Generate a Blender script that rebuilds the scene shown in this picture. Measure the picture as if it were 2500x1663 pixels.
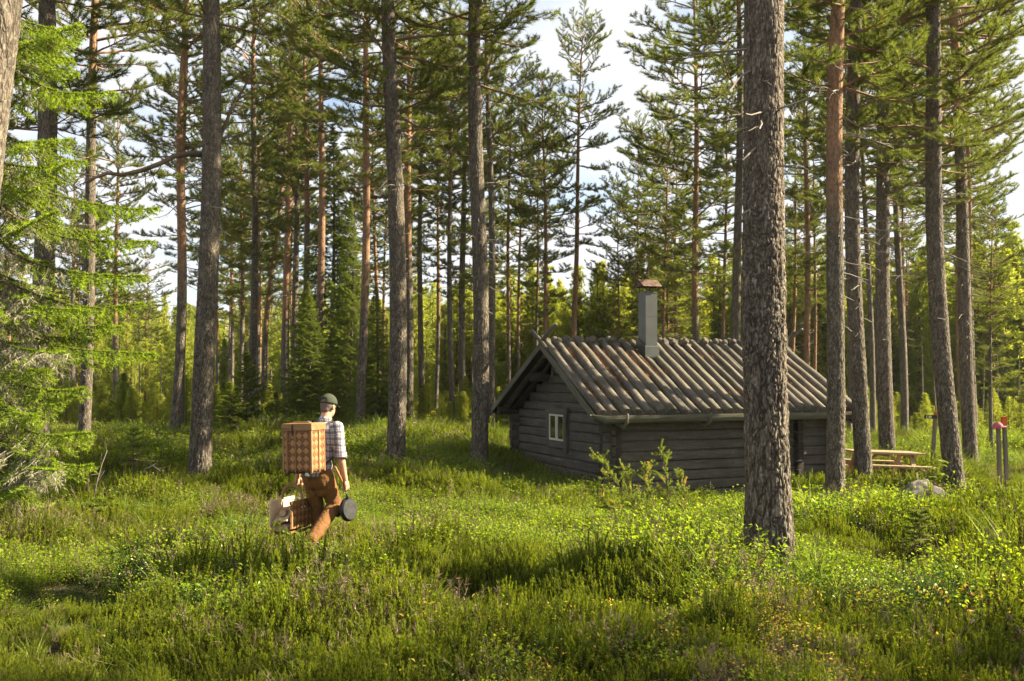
import bpy, math, random
import numpy as np
from mathutils import Vector, Matrix, Quaternion

R = math.radians
sc = bpy.context.scene
for o in list(bpy.data.objects):
    bpy.data.objects.remove(o)

# ------------------------------------------------------------ camera
FPX = 2430.6
CAM_Z = 2.05
PITCH = R(1.97)
cd = bpy.data.cameras.new('camera')
cam = bpy.data.objects.new('camera', cd)
sc.collection.objects.link(cam)
cam.location = (0, 0, CAM_Z)
cam.rotation_euler = (R(90) + PITCH, 0, 0)
cd.sensor_width = 36
cd.lens = 35
cd.clip_start = 0.1
cd.clip_end = 2000
cd.dof.use_dof = True
cd.dof.focus_distance = 13.0
cd.dof.aperture_fstop = 3.5
sc.camera = cam

# ------------------------------------------------------------ sun, sky, exposure
SUN_EL, SUN_BEYOND = R(35), R(8)      # above the horizon / how far beyond the right-hand side
sun_to = Vector((math.cos(SUN_BEYOND) * math.cos(SUN_EL), math.sin(SUN_BEYOND) * math.cos(SUN_EL), math.sin(SUN_EL)))
ld = bpy.data.lights.new('sun', 'SUN')
ld.energy = 5.0
ld.angle = R(0.5)
ld.color = (1.0, 0.86, 0.60)
sun = bpy.data.objects.new('sun', ld)
sc.collection.objects.link(sun)
sun.rotation_euler = sun_to.to_track_quat('Z', 'Y').to_euler()
sun.location = (60, 30, 60)

w = bpy.data.worlds.new('World')
sc.world = w
w.use_nodes = True
nt = w.node_tree
nt.nodes.clear()
N = nt.nodes.new
L = nt.links.new
wo = N('ShaderNodeOutputWorld')
bg = N('ShaderNodeBackground')
sky = N('ShaderNodeTexSky')
sky.sky_type = 'NISHITA'
sky.sun_disc = False
sky.sun_elevation = SUN_EL
sky.sun_rotation = math.atan2(sun_to.x, sun_to.y)
sky.air_density = 1.0
sky.dust_density = 1.5
tc = N('ShaderNodeTexCoord')
sx = N('ShaderNodeSeparateXYZ')
L(tc.outputs['Generated'], sx.inputs[0])
zz = N('ShaderNodeMath'); zz.operation = 'ADD'; zz.inputs[1].default_value = 0.22
L(sx.outputs[2], zz.inputs[0])
zm = N('ShaderNodeMath'); zm.operation = 'MAXIMUM'; zm.inputs[1].default_value = 0.1
L(zz.outputs[0], zm.inputs[0])
dv = N('ShaderNodeVectorMath'); dv.operation = 'DIVIDE'
cx = N('ShaderNodeCombineXYZ')
for i in range(3):
    L(zm.outputs[0], cx.inputs[i])
L(tc.outputs['Generated'], dv.inputs[0]); L(cx.outputs[0], dv.inputs[1])
cn = N('ShaderNodeTexNoise'); cn.inputs['Scale'].default_value = 1.6; cn.inputs['Detail'].default_value = 7
cn.inputs['Roughness'].default_value = 0.55; cn.inputs['Distortion'].default_value = 0.3
L(dv.outputs[0], cn.inputs['Vector'])
cr = N('ShaderNodeValToRGB')
cr.color_ramp.elements[0].position = 0.30; cr.color_ramp.elements[0].color = (0, 0, 0, 1)
cr.color_ramp.elements[1].position = 0.52; cr.color_ramp.elements[1].color = (1, 1, 1, 1)
L(cn.outputs['Fac'], cr.inputs[0])
cmix = N('ShaderNodeMixRGB')
cmix.inputs['Color2'].default_value = (4.4, 4.5, 4.75, 1)
L(cr.outputs[0], cmix.inputs[0]); L(sky.outputs[0], cmix.inputs['Color1'])
L(cmix.outputs[0], bg.inputs['Color'])
bg.inputs['Strength'].default_value = 0.05
L(bg.outputs[0], wo.inputs[0])
vs = sc.view_settings
vs.view_transform = 'Standard'
vs.look = 'None'
vs.exposure = 2.25
vs.gamma = 1
cy = sc.cycles
cy.max_bounces = 10
cy.diffuse_bounces = 6
cy.glossy_bounces = 2
cy.transmission_bounces = 4
cy.transparent_max_bounces = 6
cy.use_fast_gi = False
cy.caustics_reflective = False
cy.caustics_refractive = False
cy.sample_clamp_indirect = 4

# ------------------------------------------------------------ numpy noise
def _hash(ix, iy, iz, s):
    h = (ix.astype(np.int64) * 374761393 + iy.astype(np.int64) * 668265263 + iz.astype(np.int64) * 2147483647 + s * 1274126177) & 0xffffffff
    h = ((h ^ (h >> 13)) * 1274126177) & 0xffffffff
    h = ((h ^ (h >> 16)) * 2246822519) & 0xffffffff
    return ((h ^ (h >> 15)) & 0xffffff) / float(0xffffff)

def vnoise(x, y, z=0.0, s=0):
    x, y, z = np.broadcast_arrays(np.asarray(x, float), np.asarray(y, float), np.asarray(z, float))
    fx, fy, fz = np.floor(x), np.floor(y), np.floor(z)
    u, v, w_ = x - fx, y - fy, z - fz
    u, v, w_ = u * u * (3 - 2 * u), v * v * (3 - 2 * v), w_ * w_ * (3 - 2 * w_)
    out = 0
    for a in (0, 1):
        for b in (0, 1):
            for c in (0, 1):
                out = out + _hash(fx + a, fy + b, fz + c, s) * (u if a else 1 - u) * (v if b else 1 - v) * (w_ if c else 1 - w_)
    return out

def fbm(x, y, z=0.0, s=0, o=3):
    t = 0; a = 1; n = 0
    for i in range(o):
        t = t + a * vnoise(np.asarray(x) * 2 ** i, np.asarray(y) * 2 ** i, np.asarray(z) * 2 ** i, s + i)
        n += a; a *= .5
    return t / n

def worley(x, y, z, s=0):
    fx, fy, fz = np.floor(x), np.floor(y), np.floor(z)
    f1 = np.full(x.shape, 9.0); f2 = np.full(x.shape, 9.0); cid = np.zeros(x.shape)
    for a in (-1, 0, 1):
        for b in (-1, 0, 1):
            for c in (-1, 0, 1):
                gx, gy, gz = fx + a, fy + b, fz + c
                h = _hash(gx, gy, gz, s)
                d = np.sqrt((gx + h - x) ** 2 + (gy + _hash(gx, gy, gz, s + 1) - y) ** 2 + (gz + _hash(gx, gy, gz, s + 2) - z) ** 2)
                m = d < f1
                f2 = np.where(m, f1, np.minimum(f2, d))
                cid = np.where(m, h, cid)
                f1 = np.where(m, d, f1)
    return f1, f2, cid

def sstep(a, b, x):
    t = np.clip((np.asarray(x, float) - a) / (b - a), 0, 1)
    return t * t * (3 - 2 * t)

# ------------------------------------------------------------ picture point -> place
def at(px, py, Y):
    dx = (px - 1250) / FPX
    dy = (831.5 - py) / FPX
    y = math.cos(PITCH) - math.sin(PITCH) * dy
    z = math.sin(PITCH) + math.cos(PITCH) * dy
    k = Y / y
    return Vector((dx * k, Y, CAM_Z + z * k))

CAB_O = Vector((2.055, 20.64, 0.0))
CAB_A = R(22.03)

def ground(x, y):
    x = np.asarray(x, float); y = np.asarray(y, float)
    z = -0.06 * np.clip(y - 33, 0, 47) * 1.0
    z = z + 0.012 * np.clip(y - 150, 0, 400)
    z = z + (-0.58) * sstep(12, 18.5, y) * sstep(-1.5, 2.5, x) * (1 - sstep(28, 34, y)) 
    z = z + (-0.35) * sstep(28, 34, y) * sstep(-1.5, 2.5, x) 
    cx_ = (x - 4.2); cy_ = (y - 23.5)
    near = np.clip(1.6 - np.hypot(cx_ / 4.5, cy_ / 3.6), 0, 1)
    amp = 1 - 0.75 * np.clip(near * 2, 0, 1)
    z = z + amp * 0.62 * (fbm(x * .55, y * .55, 0, 5, 3) - .5) + amp * .2 * (vnoise(x * 1.7, y * 1.7, 0, 9) - .5)
    z = z + .22 * np.exp(-((x - 3.4) ** 2 / 1.0 + (y - 9.0) ** 2 / .35))
    z = z + .12 * np.exp(-((x - 2.65) ** 2 + (y - 10.2) ** 2) / .5)
    z = z - .11
    k_ = np.exp(-((x + 2.1) ** 2 + (y - 10.7) ** 2) / .9)
    z = z * (1 - k_) - .05 * k_
    z = z + 9.0 * sstep(170, 420, y) * sstep(20, 160, x)
    return z

def gz(x, y):
    return float(ground(np.array([x]), np.array([y]))[0])

def on_ground(px, py, lift=0.0, y0=6.0, y1=60.0):
    prev = None
    Y = y0
    while Y < y1:
        p = at(px, py, Y)
        d = p.z - (gz(p.x, Y) + lift)
        if d <= 0:
            return Vector((p.x, Y, gz(p.x, Y)))
        Y += 0.05
    p = at(px, py, y1)
    return Vector((p.x, y1, gz(p.x, y1)))

# ------------------------------------------------------------ scene helpers
def link(o):
    sc.collection.objects.link(o)
    return o

def tag(o, label=None, cat=None, group=None, kind=None):
    if label: o['label'] = label
    if cat: o['category'] = cat
    if group: o['group'] = group
    if kind: o['kind'] = kind
    return o

def empty(name, loc=(0, 0, 0), rz=0.0):
    o = bpy.data.objects.new(name, None)
    o.location = loc
    o.rotation_euler = (0, 0, rz)
    o.empty_display_size = .2
    return link(o)

def mesh_np(name, v, f, mats, mi=None, smooth=False, attrs=None, uv=None):
    v = np.asarray(v, np.float32); f = np.asarray(f, np.int32)
    k = f.shape[1]
    me = bpy.data.meshes.new(name)
    me.vertices.add(len(v)); me.vertices.foreach_set('co', v.ravel())
    me.loops.add(f.size); me.loops.foreach_set('vertex_index', f.ravel())
    me.polygons.add(len(f))
    me.polygons.foreach_set('loop_start', np.arange(0, f.size, k, dtype=np.int32))
    if mi is not None: me.polygons.foreach_set('material_index', np.asarray(mi, np.int32))
    me.polygons.foreach_set('use_smooth', np.full(len(f), bool(smooth)) if np.isscalar(smooth) else np.asarray(smooth, bool))
    for m in mats: me.materials.append(m)
    for an, av in (attrs or {}).items():
        a = me.attributes.new(an, 'FLOAT', 'POINT')
        a.data.foreach_set('value', np.asarray(av, np.float32))
    if uv is not None:
        u = me.uv_layers.new(name='uv')
        u.data.foreach_set('uv', np.asarray(uv, np.float32).ravel())
    me.update(calc_edges=True)
    me.validate()
    return me

def obj(name, me, parent=None):
    o = bpy.data.objects.new(name, me)
    if parent: o.parent = parent
    return link(o)

class MB:
    """collects boxes and tubes with lengthwise uv (metres)"""
    def __init__(s, seed=0):
        s.v = []; s.f = []; s.uv = []; s.m = []; s.sm = []; s.rng = random.Random(seed)
    def _off(s): return s.rng.uniform(0, 40), s.rng.uniform(0, 40)
    def quadbox(s, P, mat=0):
        """P: 8 corners, index = x + 2y + 4z"""
        b = len(s.v); s.v += [tuple(p) for p in P]
        o = s._off()
        P = [Vector(p) for p in P]
        lx, ly, lz = (P[1] - P[0]).length, (P[2] - P[0]).length, (P[4] - P[0]).length
        long = max(range(3), key=lambda i: (lx, ly, lz)[i])
        for q in ((0, 2, 3, 1), (4, 5, 7, 6), (0, 1, 5, 4), (2, 6, 7, 3), (0, 4, 6, 2), (1, 3, 7, 5)):
            s.f.append(tuple(b + i for i in q)); s.m.append(mat); s.sm.append(False)
            for i in q:
                c = [(i & 1) * lx, (i >> 1 & 1) * ly, (i >> 2 & 1) * lz]
                v_ = c.pop(long)
                s.uv.append((o[0] + c[0] + c[1], o[1] + v_))
    def box(s, c, d, rot=None, mat=0):
        c = Vector(c); P = []
        for i in range(8):
            q = Vector((((i & 1) - .5) * d[0], ((i >> 1 & 1) - .5) * d[1], ((i >> 2 & 1) - .5) * d[2]))
            if rot is not None: q = rot @ q
            P.append(c + q)
        s.quadbox(P, mat)
    def bar(s, a, b, wd, ht, up=(0, 0, 1), mat=0):
        a = Vector(a); b = Vector(b); d = (b - a); ln = d.length; d.normalize()
        sd = d.cross(Vector(up)); sd.normalize(); u = sd.cross(d)
        M = Matrix((sd, d, u)).transposed()
        s.box((a + b) / 2, (wd, ln, ht), M, mat)
    def tube(s, pts, rad, n=8, mat=0, cap=True, smooth=True, sq=1.0, wob=0.0, up=None):
        pts = [Vector(p) for p in pts]
        if not hasattr(rad, '__len__'): rad = [rad] * len(pts)
        b = len(s.v); o = s._off(); ln = 0
        d0 = (pts[1] - pts[0]).normalized()
        ref = Vector(up) if up else (Vector((0, 0, 1)) if abs(d0.z) < .9 else Vector((1, 0, 0)))
        ls = []
        for i, p in enumerate(pts):
            d = (pts[min(i + 1, len(pts) - 1)] - pts[max(i - 1, 0)]).normalized()
            sd = d.cross(ref)
            if sd.length < 1e-4: sd = d.orthogonal()
            sd.normalize(); u = sd.cross(d).normalized()
            if not up: ref = u
            if i: ln += (p - pts[i - 1]).length
            ls.append(ln)
            for k in range(n):
                a = 2 * math.pi * k / n
                r = rad[i] * (1 + (s.rng.uniform(-wob, wob) if wob else 0))
                s.v.append(tuple(p + sd * math.cos(a) * r + u * math.sin(a) * r * sq))
        for i in range(len(pts) - 1):
            for k in range(n):
                k2 = (k + 1) % n
                s.f.append((b + i * n + k, b + i * n + k2, b + (i + 1) * n + k2, b + (i + 1) * n + k)); s.m.append(mat); s.sm.append(smooth)
                c = 2 * math.pi * max(rad[i], rad[i + 1]) / n
                s.uv += [(o[0] + k * c, o[1] + ls[i]), (o[0] + (k + 1) * c, o[1] + ls[i]), (o[0] + (k + 1) * c, o[1] + ls[i + 1]), (o[0] + k * c, o[1] + ls[i + 1])]
        if cap:
            for base, rev in ((b, True), (b + (len(pts) - 1) * n, False)):
                idx = [base + k for k in range(n)]
                if rev: idx.reverse()
                s.f.append(tuple(idx)); s.m.append(mat); s.sm.append(False)
                for k in idx: s.uv.append((o[0] + .3 + .02 * math.cos(k), o[1] + .02 * math.sin(k)))
    def ball(s, c, r, n=12, m=8, mat=0, rot=None):
        if not hasattr(r, '__len__'): r = (r, r, r)
        c = Vector(c); b = len(s.v)
        def P(i, k):
            t = math.pi * i / m; a = 2 * math.pi * k / n
            q = Vector((r[0] * math.sin(t) * math.cos(a), r[1] * math.sin(t) * math.sin(a), r[2] * math.cos(t)))
            return tuple(c + (rot @ q if rot is not None else q))
        s.v.append(P(0, 0))
        for i in range(1, m):
            for k in range(n): s.v.append(P(i, k))
        s.v.append(P(m, 0))
        def A(f):
            s.f.append(f); s.m.append(mat); s.sm.append(True); s.uv += [(0.1 * q, 0.1 * q) for q in range(len(f))]
        for k in range(n):
            A((b, b + 1 + k, b + 1 + (k + 1) % n))
            A((b + 1 + (m - 1) * n, b + 1 + (m - 2) * n + (k + 1) % n, b + 1 + (m - 2) * n + k))
            for i in range(m - 2):
                q = b + 1 + i * n
                A((q + k, q + n + k, q + n + (k + 1) % n, q + (k + 1) % n))
    def sheet(s, poly, thick, nrm, mat=0):
        n = Vector(nrm).normalized() * thick; k = len(poly); b = len(s.v)
        s.v += [tuple(Vector(p)) for p in poly] + [tuple(Vector(p) + n) for p in poly]
        o = s._off()
        def A(f):
            s.f.append(f); s.m.append(mat); s.sm.append(False)
            for i in f:
                p = s.v[i]; s.uv.append((o[0] + p[0] + p[1], o[1] + p[2]))
        A(tuple(b + i for i in reversed(range(k)))); A(tuple(b + k + i for i in range(k)))
        for i in range(k):
            j = (i + 1) % k
            A((b + i, b + j, b + k + j, b + k + i))
    def mesh(s, name, mats):
        me = bpy.data.meshes.new(name)
        me.from_pydata(s.v, [], s.f)
        if not hasattr(mats, '__len__'): mats = [mats]
        for m in mats: me.materials.append(m)
        me.polygons.foreach_set('material_index', s.m)
        me.polygons.foreach_set('use_smooth', s.sm)
        u = me.uv_layers.new(name='uv')
        u.data.foreach_set('uv', [c for t in s.uv for c in t])
        me.update()
        return me
    def build(s, name, mats, parent=None):
        return obj(name, s.mesh(name, mats), parent)
    def tris(s):
        """numpy: verts, tris, material"""
        f = []; m = []
        for q, mm in zip(s.f, s.m):
            for i in range(1, len(q) - 1):
                f.append((q[0], q[i], q[i + 1])); m.append(mm)
        return np.array(s.v, float).reshape(-1, 3), np.array(f, int).reshape(-1, 3), np.array(m, int)

# ------------------------------------------------------------ materials
def nodes(name):
    m = bpy.data.materials.new(name)
    m.use_nodes = True
    t = m.node_tree
    t.nodes.clear()
    o = t.nodes.new('ShaderNodeOutputMaterial')
    return m, t, o

class G:
    def __init__(s, t): s.t = t
    def n(s, ty, **k):
        q = s.t.nodes.new(ty)
        for a, b in k.items():
            if hasattr(q, a): setattr(q, a, b)
        return q
    def l(s, a, b): s.t.links.new(a, b)
    def noise(s, vec, scale, detail=3, rough=.55, dist=0):
        q = s.n('ShaderNodeTexNoise'); q.inputs['Scale'].default_value = scale; q.inputs['Detail'].default_value = detail
        q.inputs['Roughness'].default_value = rough; q.inputs['Distortion'].default_value = dist
        if vec is not None: s.l(vec, q.inputs['Vector'])
        return q.outputs['Fac']
    def vor(s, vec, scale, feat='DISTANCE_TO_EDGE', rnd=1):
        q = s.n('ShaderNodeTexVoronoi', feature=feat); q.inputs['Scale'].default_value = scale
        s.l(vec, q.inputs['Vector'])
        return q.outputs['Distance']
    def map(s, vec, scale=(1, 1, 1), loc=(0, 0, 0), rot=(0, 0, 0)):
        q = s.n('ShaderNodeMapping'); q.inputs['Scale'].default_value = scale; q.inputs['Location'].default_value = loc; q.inputs['Rotation'].default_value = rot
        s.l(vec, q.inputs['Vector']); return q.outputs[0]
    def ramp(s, fac, stops, interp='LINEAR'):
        q = s.n('ShaderNodeValToRGB'); e = q.color_ramp.elements; q.color_ramp.interpolation = interp
        while len(e) > 1: e.remove(e[0])
        e[0].position = stops[0][0]; c = stops[0][1]; e[0].color = (*c, 1) if hasattr(c, '__len__') else (c, c, c, 1)
        for p, c in stops[1:]:
            q_ = e.new(p); q_.color = (*c, 1) if hasattr(c, '__len__') else (c, c, c, 1)
        s.l(fac, q.inputs[0]); return q.outputs[0]
    def mix(s, fac, a, b, mode='MIX'):
        q = s.n('ShaderNodeMixRGB', blend_type=mode)
        for sock, v in ((q.inputs[0], fac), (q.inputs[1], a), (q.inputs[2], b)):
            if hasattr(v, 'is_linked') or hasattr(v, 'links'): s.l(v, sock)
            elif hasattr(v, '__len__'): sock.default_value = (*v, 1)
            else: sock.default_value = v
        return q.outputs[0]
    def math(s, op, a, b=0.0):
        q = s.n('ShaderNodeMath', operation=op)
        for i, v in ((0, a), (1, b)):
            if hasattr(v, 'links'): s.l(v, q.inputs[i])
            else: q.inputs[i].default_value = v
        return q.outputs[0]
    def attr(s, name):
        q = s.n('ShaderNodeAttribute'); q.attribute_name = name; return q.outputs['Fac']
    def bump(s, h, strength=.5, dist=.02):
        q = s.n('ShaderNodeBump'); q.inputs['Strength'].default_value = strength; q.inputs['Distance'].default_value = dist
        s.l(h, q.inputs['Height']); return q.outputs[0]
    def bsdf(s, col, rough=.8, bump=None, metal=0, spec=.3):
        q = s.n('ShaderNodeBsdfPrincipled')
        if hasattr(col, 'links'): s.l(col, q.inputs['Base Color'])
        else: q.inputs['Base Color'].default_value = (*col, 1)
        if hasattr(rough, 'links'): s.l(rough, q.inputs['Roughness'])
        else: q.inputs['Roughness'].default_value = rough
        q.inputs['Metallic'].default_value = metal
        q.inputs['Specular IOR Level'].default_value = spec
        if bump is not None: s.l(bump, q.inputs['Normal'])
        return q.outputs[0]

def simple(name, col, rough=.7, var=.25, scale=8, metal=0, spec=.3, bump=.15, bdist=.004):
    m, t, o = nodes(name); g = G(t)
    c = g.n('ShaderNodeTexCoord').outputs['Object']
    f = g.noise(c, scale, 4)
    d = tuple(x * (1 - var) for x in col); u = tuple(min(1, x * (1 + var)) for x in col)
    k = g.ramp(f, [(.3, d), (.7, u)])
    g.l(g.bsdf(k, rough, g.bump(g.noise(c, scale * 5, 3), bump, bdist), metal, spec), o.inputs[0])
    return m

def leafmat(name, cols, trans=.45, tcol=1.6, attr='rnd', inst=False, rough=.5, gloss=.03):
    """two-sided leaf: diffuse + translucent, colour from a per-leaf number"""
    m, t, o = nodes(name); g = G(t)
    a = g.attr(attr)
    if inst:
        oi = g.n('ShaderNodeObjectInfo')
        a = g.math('FRACT', g.math('ADD', g.math('MULTIPLY', a, .55), g.math('MULTIPLY', oi.outputs['Random'], .6)))
        a = g.math('MINIMUM', a, .999)
    c = g.ramp(a, cols)
    d = g.n('ShaderNodeBsdfDiffuse'); g.l(c, d.inputs[0])
    tr = g.n('ShaderNodeBsdfTranslucent')
    g.l(g.mix(1.0, c, (tcol, tcol * .95, tcol * .5), 'MULTIPLY'), tr.inputs[0])
    mx = g.n('ShaderNodeMixShader'); mx.inputs[0].default_value = trans
    g.l(d.outputs[0], mx.inputs[1]); g.l(tr.outputs[0], mx.inputs[2])
    gl = g.n('ShaderNodeBsdfGlossy'); gl.inputs['Roughness'].default_value = rough; gl.inputs[0].default_value = (.7, .75, .4, 1)
    m2 = g.n('ShaderNodeMixShader'); m2.inputs[0].default_value = gloss
    g.l(mx.outputs[0], m2.inputs[1]); g.l(gl.outputs[0], m2.inputs[2])
    g.l(m2.outputs[0], o.inputs[0])
    return m

def barkmat(name, orange=False, spruce=False, pale=1.0):
    m, t, o = nodes(name); g = G(t)
    c = g.n('ShaderNodeTexCoord').outputs['Object']
    oi = g.n('ShaderNodeObjectInfo').outputs['Random']
    st = g.map(c, (1, 1, .3))
    wv = g.noise(st, 14, 3)
    e = g.vor(g.mix(.2, st, g.n('ShaderNodeTexNoise').outputs['Color']), 30)
    plate = g.ramp(e, [(0, 0), (.10, .55), (.3, 1)])
    cell = g.vor(st, 17, 'F1')
    base = g.ramp(wv, [(.25, (.060 * pale, .048 * pale, .036 * pale)), (.5, (.135 * pale, .110 * pale, .084 * pale)), (.75, (.26 * pale, .215 * pale, .17 * pale))])
    fl = g.ramp(g.noise(g.map(c, (1, 1, .55)), 48, 3, .75), [(.5, 0), (.62, 1)])
    base = g.mix(g.math('MULTIPLY', fl, .6), base, (.36 * pale, .32 * pale, .27 * pale))
    lich = g.ramp(g.noise(c, 9, 5, .7), [(.54, 0), (.64, 1)])
    base = g.mix(g.math('MULTIPLY', lich, .5), base, (.22, .23, .17))
    base = g.mix(g.math('ADD', g.math('MULTIPLY', plate, .6), .4), (.05, .04, .032), base)
    crack = g.attr('crack')
    base = g.mix(g.math('MULTIPLY', crack, .8), base, (.035, .026, .02))
    if not spruce:
        ofine = g.noise(g.map(c, (1, 1, .5)), 22, 4, .7)
        oc = g.ramp(ofine, [(.3, (.14, .078, .045)), (.5, (.27, .155, .09)), (.72, (.39, .26, .165))])
        k = g.math('ADD', g.attr('up'), g.math('MULTIPLY', g.math('SUBTRACT', g.noise(c, 2.5, 3), .5), .8))
        k = g.ramp(k, [(.3, 0), (.75, 1)])
        base = g.mix(k, base, oc)
    hgt = g.math('ADD', plate, g.math('MULTIPLY', g.noise(c, 60, 3), .45))
    g.l(g.bsdf(base, .92, g.bump(hgt, .7, .018), 0, .15), o.inputs[0])
    return m

def woodmat(name, cols, ring=1.0, rough=.85, bump=.5, knots=True, moss=0.0):
    m, t, o = nodes(name); g = G(t)
    c = g.n('ShaderNodeUVMap').outputs[0]
    fib = g.noise(g.map(c, (70, 2.2, 1)), 1, 5, .65)
    big = g.noise(g.map(c, (6, .8, 1)), 1, 4, .6)
    k = g.math('ADD', g.math('MULTIPLY', fib, .55), g.math('MULTIPLY', big, .45))
    col = g.ramp(k, [(.33, cols[0]), (.5, cols[1]), (.67, cols[2])])
    crk = g.ramp(g.noise(g.map(c, (38, .9, 1), (5, 3, 0)), 1, 2, .5), [(.70, 0), (.75, 1)])
    col = g.mix(g.math('MULTIPLY', crk, .7), col, tuple(x * .3 for x in cols[0]))
    if knots:
        kn = g.vor(g.map(c, (7, 1.6, 1)), 1, 'F1')
        kk = g.ramp(kn, [(.03, 1), (.09, 0)])
        col = g.mix(kk, col, tuple(x * .5 for x in cols[0]))
    if moss:
        oc = g.n('ShaderNodeTexCoord').outputs['Object']
        col = g.mix(g.math('MULTIPLY', g.ramp(g.noise(oc, 2.6, 6, .7), [(.46, 0), (.60, 1)]), moss), col, (.045, .042, .028))
        col = g.mix(g.math('MULTIPLY', g.ramp(g.noise(oc, 13, 5, .75), [(.58, 0), (.66, 1)]), moss), col, (.26, .26, .20))
    g.l(g.bsdf(col, rough, g.bump(g.math('SUBTRACT', k, crk), bump, .006), 0, .2), o.inputs[0])
    return m

M = {}
M['bark'] = barkmat('pine_bark')
M['bark_spruce'] = barkmat('spruce_bark', spruce=True, pale=.8)
M['bark_pale'] = barkmat('pale_bark', spruce=True, pale=1.9)
M['twig'] = simple('twig_bark', (.11, .075, .05), .9, .3, 6)
M['twig_orange'] = simple('orange_branch_bark', (.19, .12, .075), .9, .35, 3)
M['twig_grey'] = simple('grey_dead_twig', (.19, .165, .135), .9, .3, 6)
M['needle'] = leafmat('pine_needles', [(0, (.065, .085, .022)), (.5, (.105, .135, .03)), (.85, (.155, .175, .036)), (1, (.21, .18, .05))], .48, 1.75, gloss=.03)
M['needle_young'] = leafmat('young_pine_needles', [(0, (.09, .13, .022)), (.6, (.15, .20, .03)), (1, (.21, .22, .045))], .5, 1.8)
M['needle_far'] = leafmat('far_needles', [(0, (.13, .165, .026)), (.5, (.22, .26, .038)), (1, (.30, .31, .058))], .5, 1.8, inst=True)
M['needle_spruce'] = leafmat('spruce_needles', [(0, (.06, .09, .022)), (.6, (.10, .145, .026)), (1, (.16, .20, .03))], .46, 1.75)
M['needle_bright'] = leafmat('bright_spruce_needles', [(0, (.04, .07, .012)), (.4, (.095, .15, .014)), (1, (.21, .30, .022))], .5, 1.75)
M['lichen'] = leafmat('beard_lichen', [(0, (.20, .19, .13)), (1, (.36, .35, .26))], .3, 1.0)
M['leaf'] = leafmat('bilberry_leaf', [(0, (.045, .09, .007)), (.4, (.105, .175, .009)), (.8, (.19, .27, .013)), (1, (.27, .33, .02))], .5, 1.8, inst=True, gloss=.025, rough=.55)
M['leaf_dark'] = leafmat('lingonberry_leaf', [(0, (.025, .07, .012)), (.6, (.045, .11, .016)), (1, (.09, .16, .02))], .3, 1.5, inst=True, gloss=.07, rough=.45)
M['heather'] = leafmat('heather_green', [(0, (.045, .038, .018)), (.25, (.05, .068, .008)), (.6, (.105, .145, .009)), (1, (.23, .28, .016))], .48, 1.7, inst=True, gloss=.02)
M['dry'] = leafmat('dry_heather', [(0, (.10, .07, .045)), (.6, (.19, .145, .10)), (1, (.27, .21, .15))], .2, 1.1, inst=True)
M['yellow_leaf'] = leafmat('yellow_leaf', [(0, (.35, .26, .03)), (.6, (.5, .36, .05)), (1, (.45, .2, .05))], .45, 1.3, inst=True)
M['grass'] = leafmat('grass_blade', [(0, (.07, .12, .015)), (.7, (.14, .2, .03)), (1, (.25, .24, .08))], .45, 1.5, inst=True)
M['stem'] = simple('shrub_stem', (.10, .075, .035), .9, .3, 20)
M['juniper'] = leafmat('juniper_needles', [(0, (.12, .17, .025)), (.6, (.22, .28, .04)), (.85, (.29, .32, .06)), (1, (.45, .27, .09))], .48, 1.7)
M['rowan'] = leafmat('rowan_leaf', [(0, (.13, .2, .02)), (1, (.22, .29, .035))], .5, 1.6)

# ------------------------------------------------------------ foliage
def orth(D):
    ref = np.where(np.abs(D[:, 2:3]) < .9, np.array([[0, 0, 1.]]), np.array([[1., 0, 0]]))
    U = np.cross(D, ref); U /= np.linalg.norm(U, axis=1, keepdims=True) + 1e-9
    return U, np.cross(D, U)

def blades(P, D, rnd, K, ln, wd, g, spread=(20, 75), back=.5):
    """K thin needle blades fanned out around each twig point"""
    P = np.repeat(P, K, 0); D = np.repeat(D, K, 0); rnd = np.repeat(rnd, K)
    D = D / (np.linalg.norm(D, axis=1, keepdims=True) + 1e-9)
    n = len(P)
    U, V = orth(D)
    a = g.uniform(0, 2 * np.pi, n); t = np.radians(g.uniform(spread[0], spread[1], n))
    d = D * np.cos(t)[:, None] + (U * np.cos(a)[:, None] + V * np.sin(a)[:, None]) * np.sin(t)[:, None]
    s = np.cross(d, g.normal(size=(n, 3))); s /= np.linalg.norm(s, axis=1, keepdims=True) + 1e-9
    l = ln * g.uniform(.65, 1.2, n)[:, None]; w_ = wd * g.uniform(.7, 1.2, n)[:, None] * .5
    B = P - D * (g.uniform(0, back, n)[:, None] * ln)
    v = np.stack([B - s * w_, B + s * w_, B + d * l], 1).reshape(-1, 3)
    f = np.arange(n * 3).reshape(-1, 3)
    r = np.clip(np.repeat(rnd + g.normal(0, .06, n), 3), 0, 1)
    return v, f, r

def leaves(P, D, rnd, ln, wd, g, fold=.25):
    """pointed oval leaves, one per point, folded along the rib"""
    n = len(P); D = D / (np.linalg.norm(D, axis=1, keepdims=True) + 1e-9)
    S = np.cross(D, np.array([[0, 0, 1.]]) + g.normal(0, .35, (n, 3))); S /= np.linalg.norm(S, axis=1, keepdims=True) + 1e-9
    Nn = np.cross(S, D)
    l = (ln * g.uniform(.6, 1.15, n))[:, None]; w_ = (wd * g.uniform(.7, 1.1, n))[:, None] * .5
    v = np.stack([P, P + D * l * .5 - S * w_ + Nn * w_ * fold, P + D * l - Nn * l * .12, P + D * l * .5 + S * w_ + Nn * w_ * fold], 1).reshape(-1, 3)
    b = np.arange(n)[:, None] * 4
    f = np.concatenate([b + [0, 1, 2], b + [0, 2, 3]], 0)
    return v, f, np.clip(np.repeat(rnd, 4), 0, 1)

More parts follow.
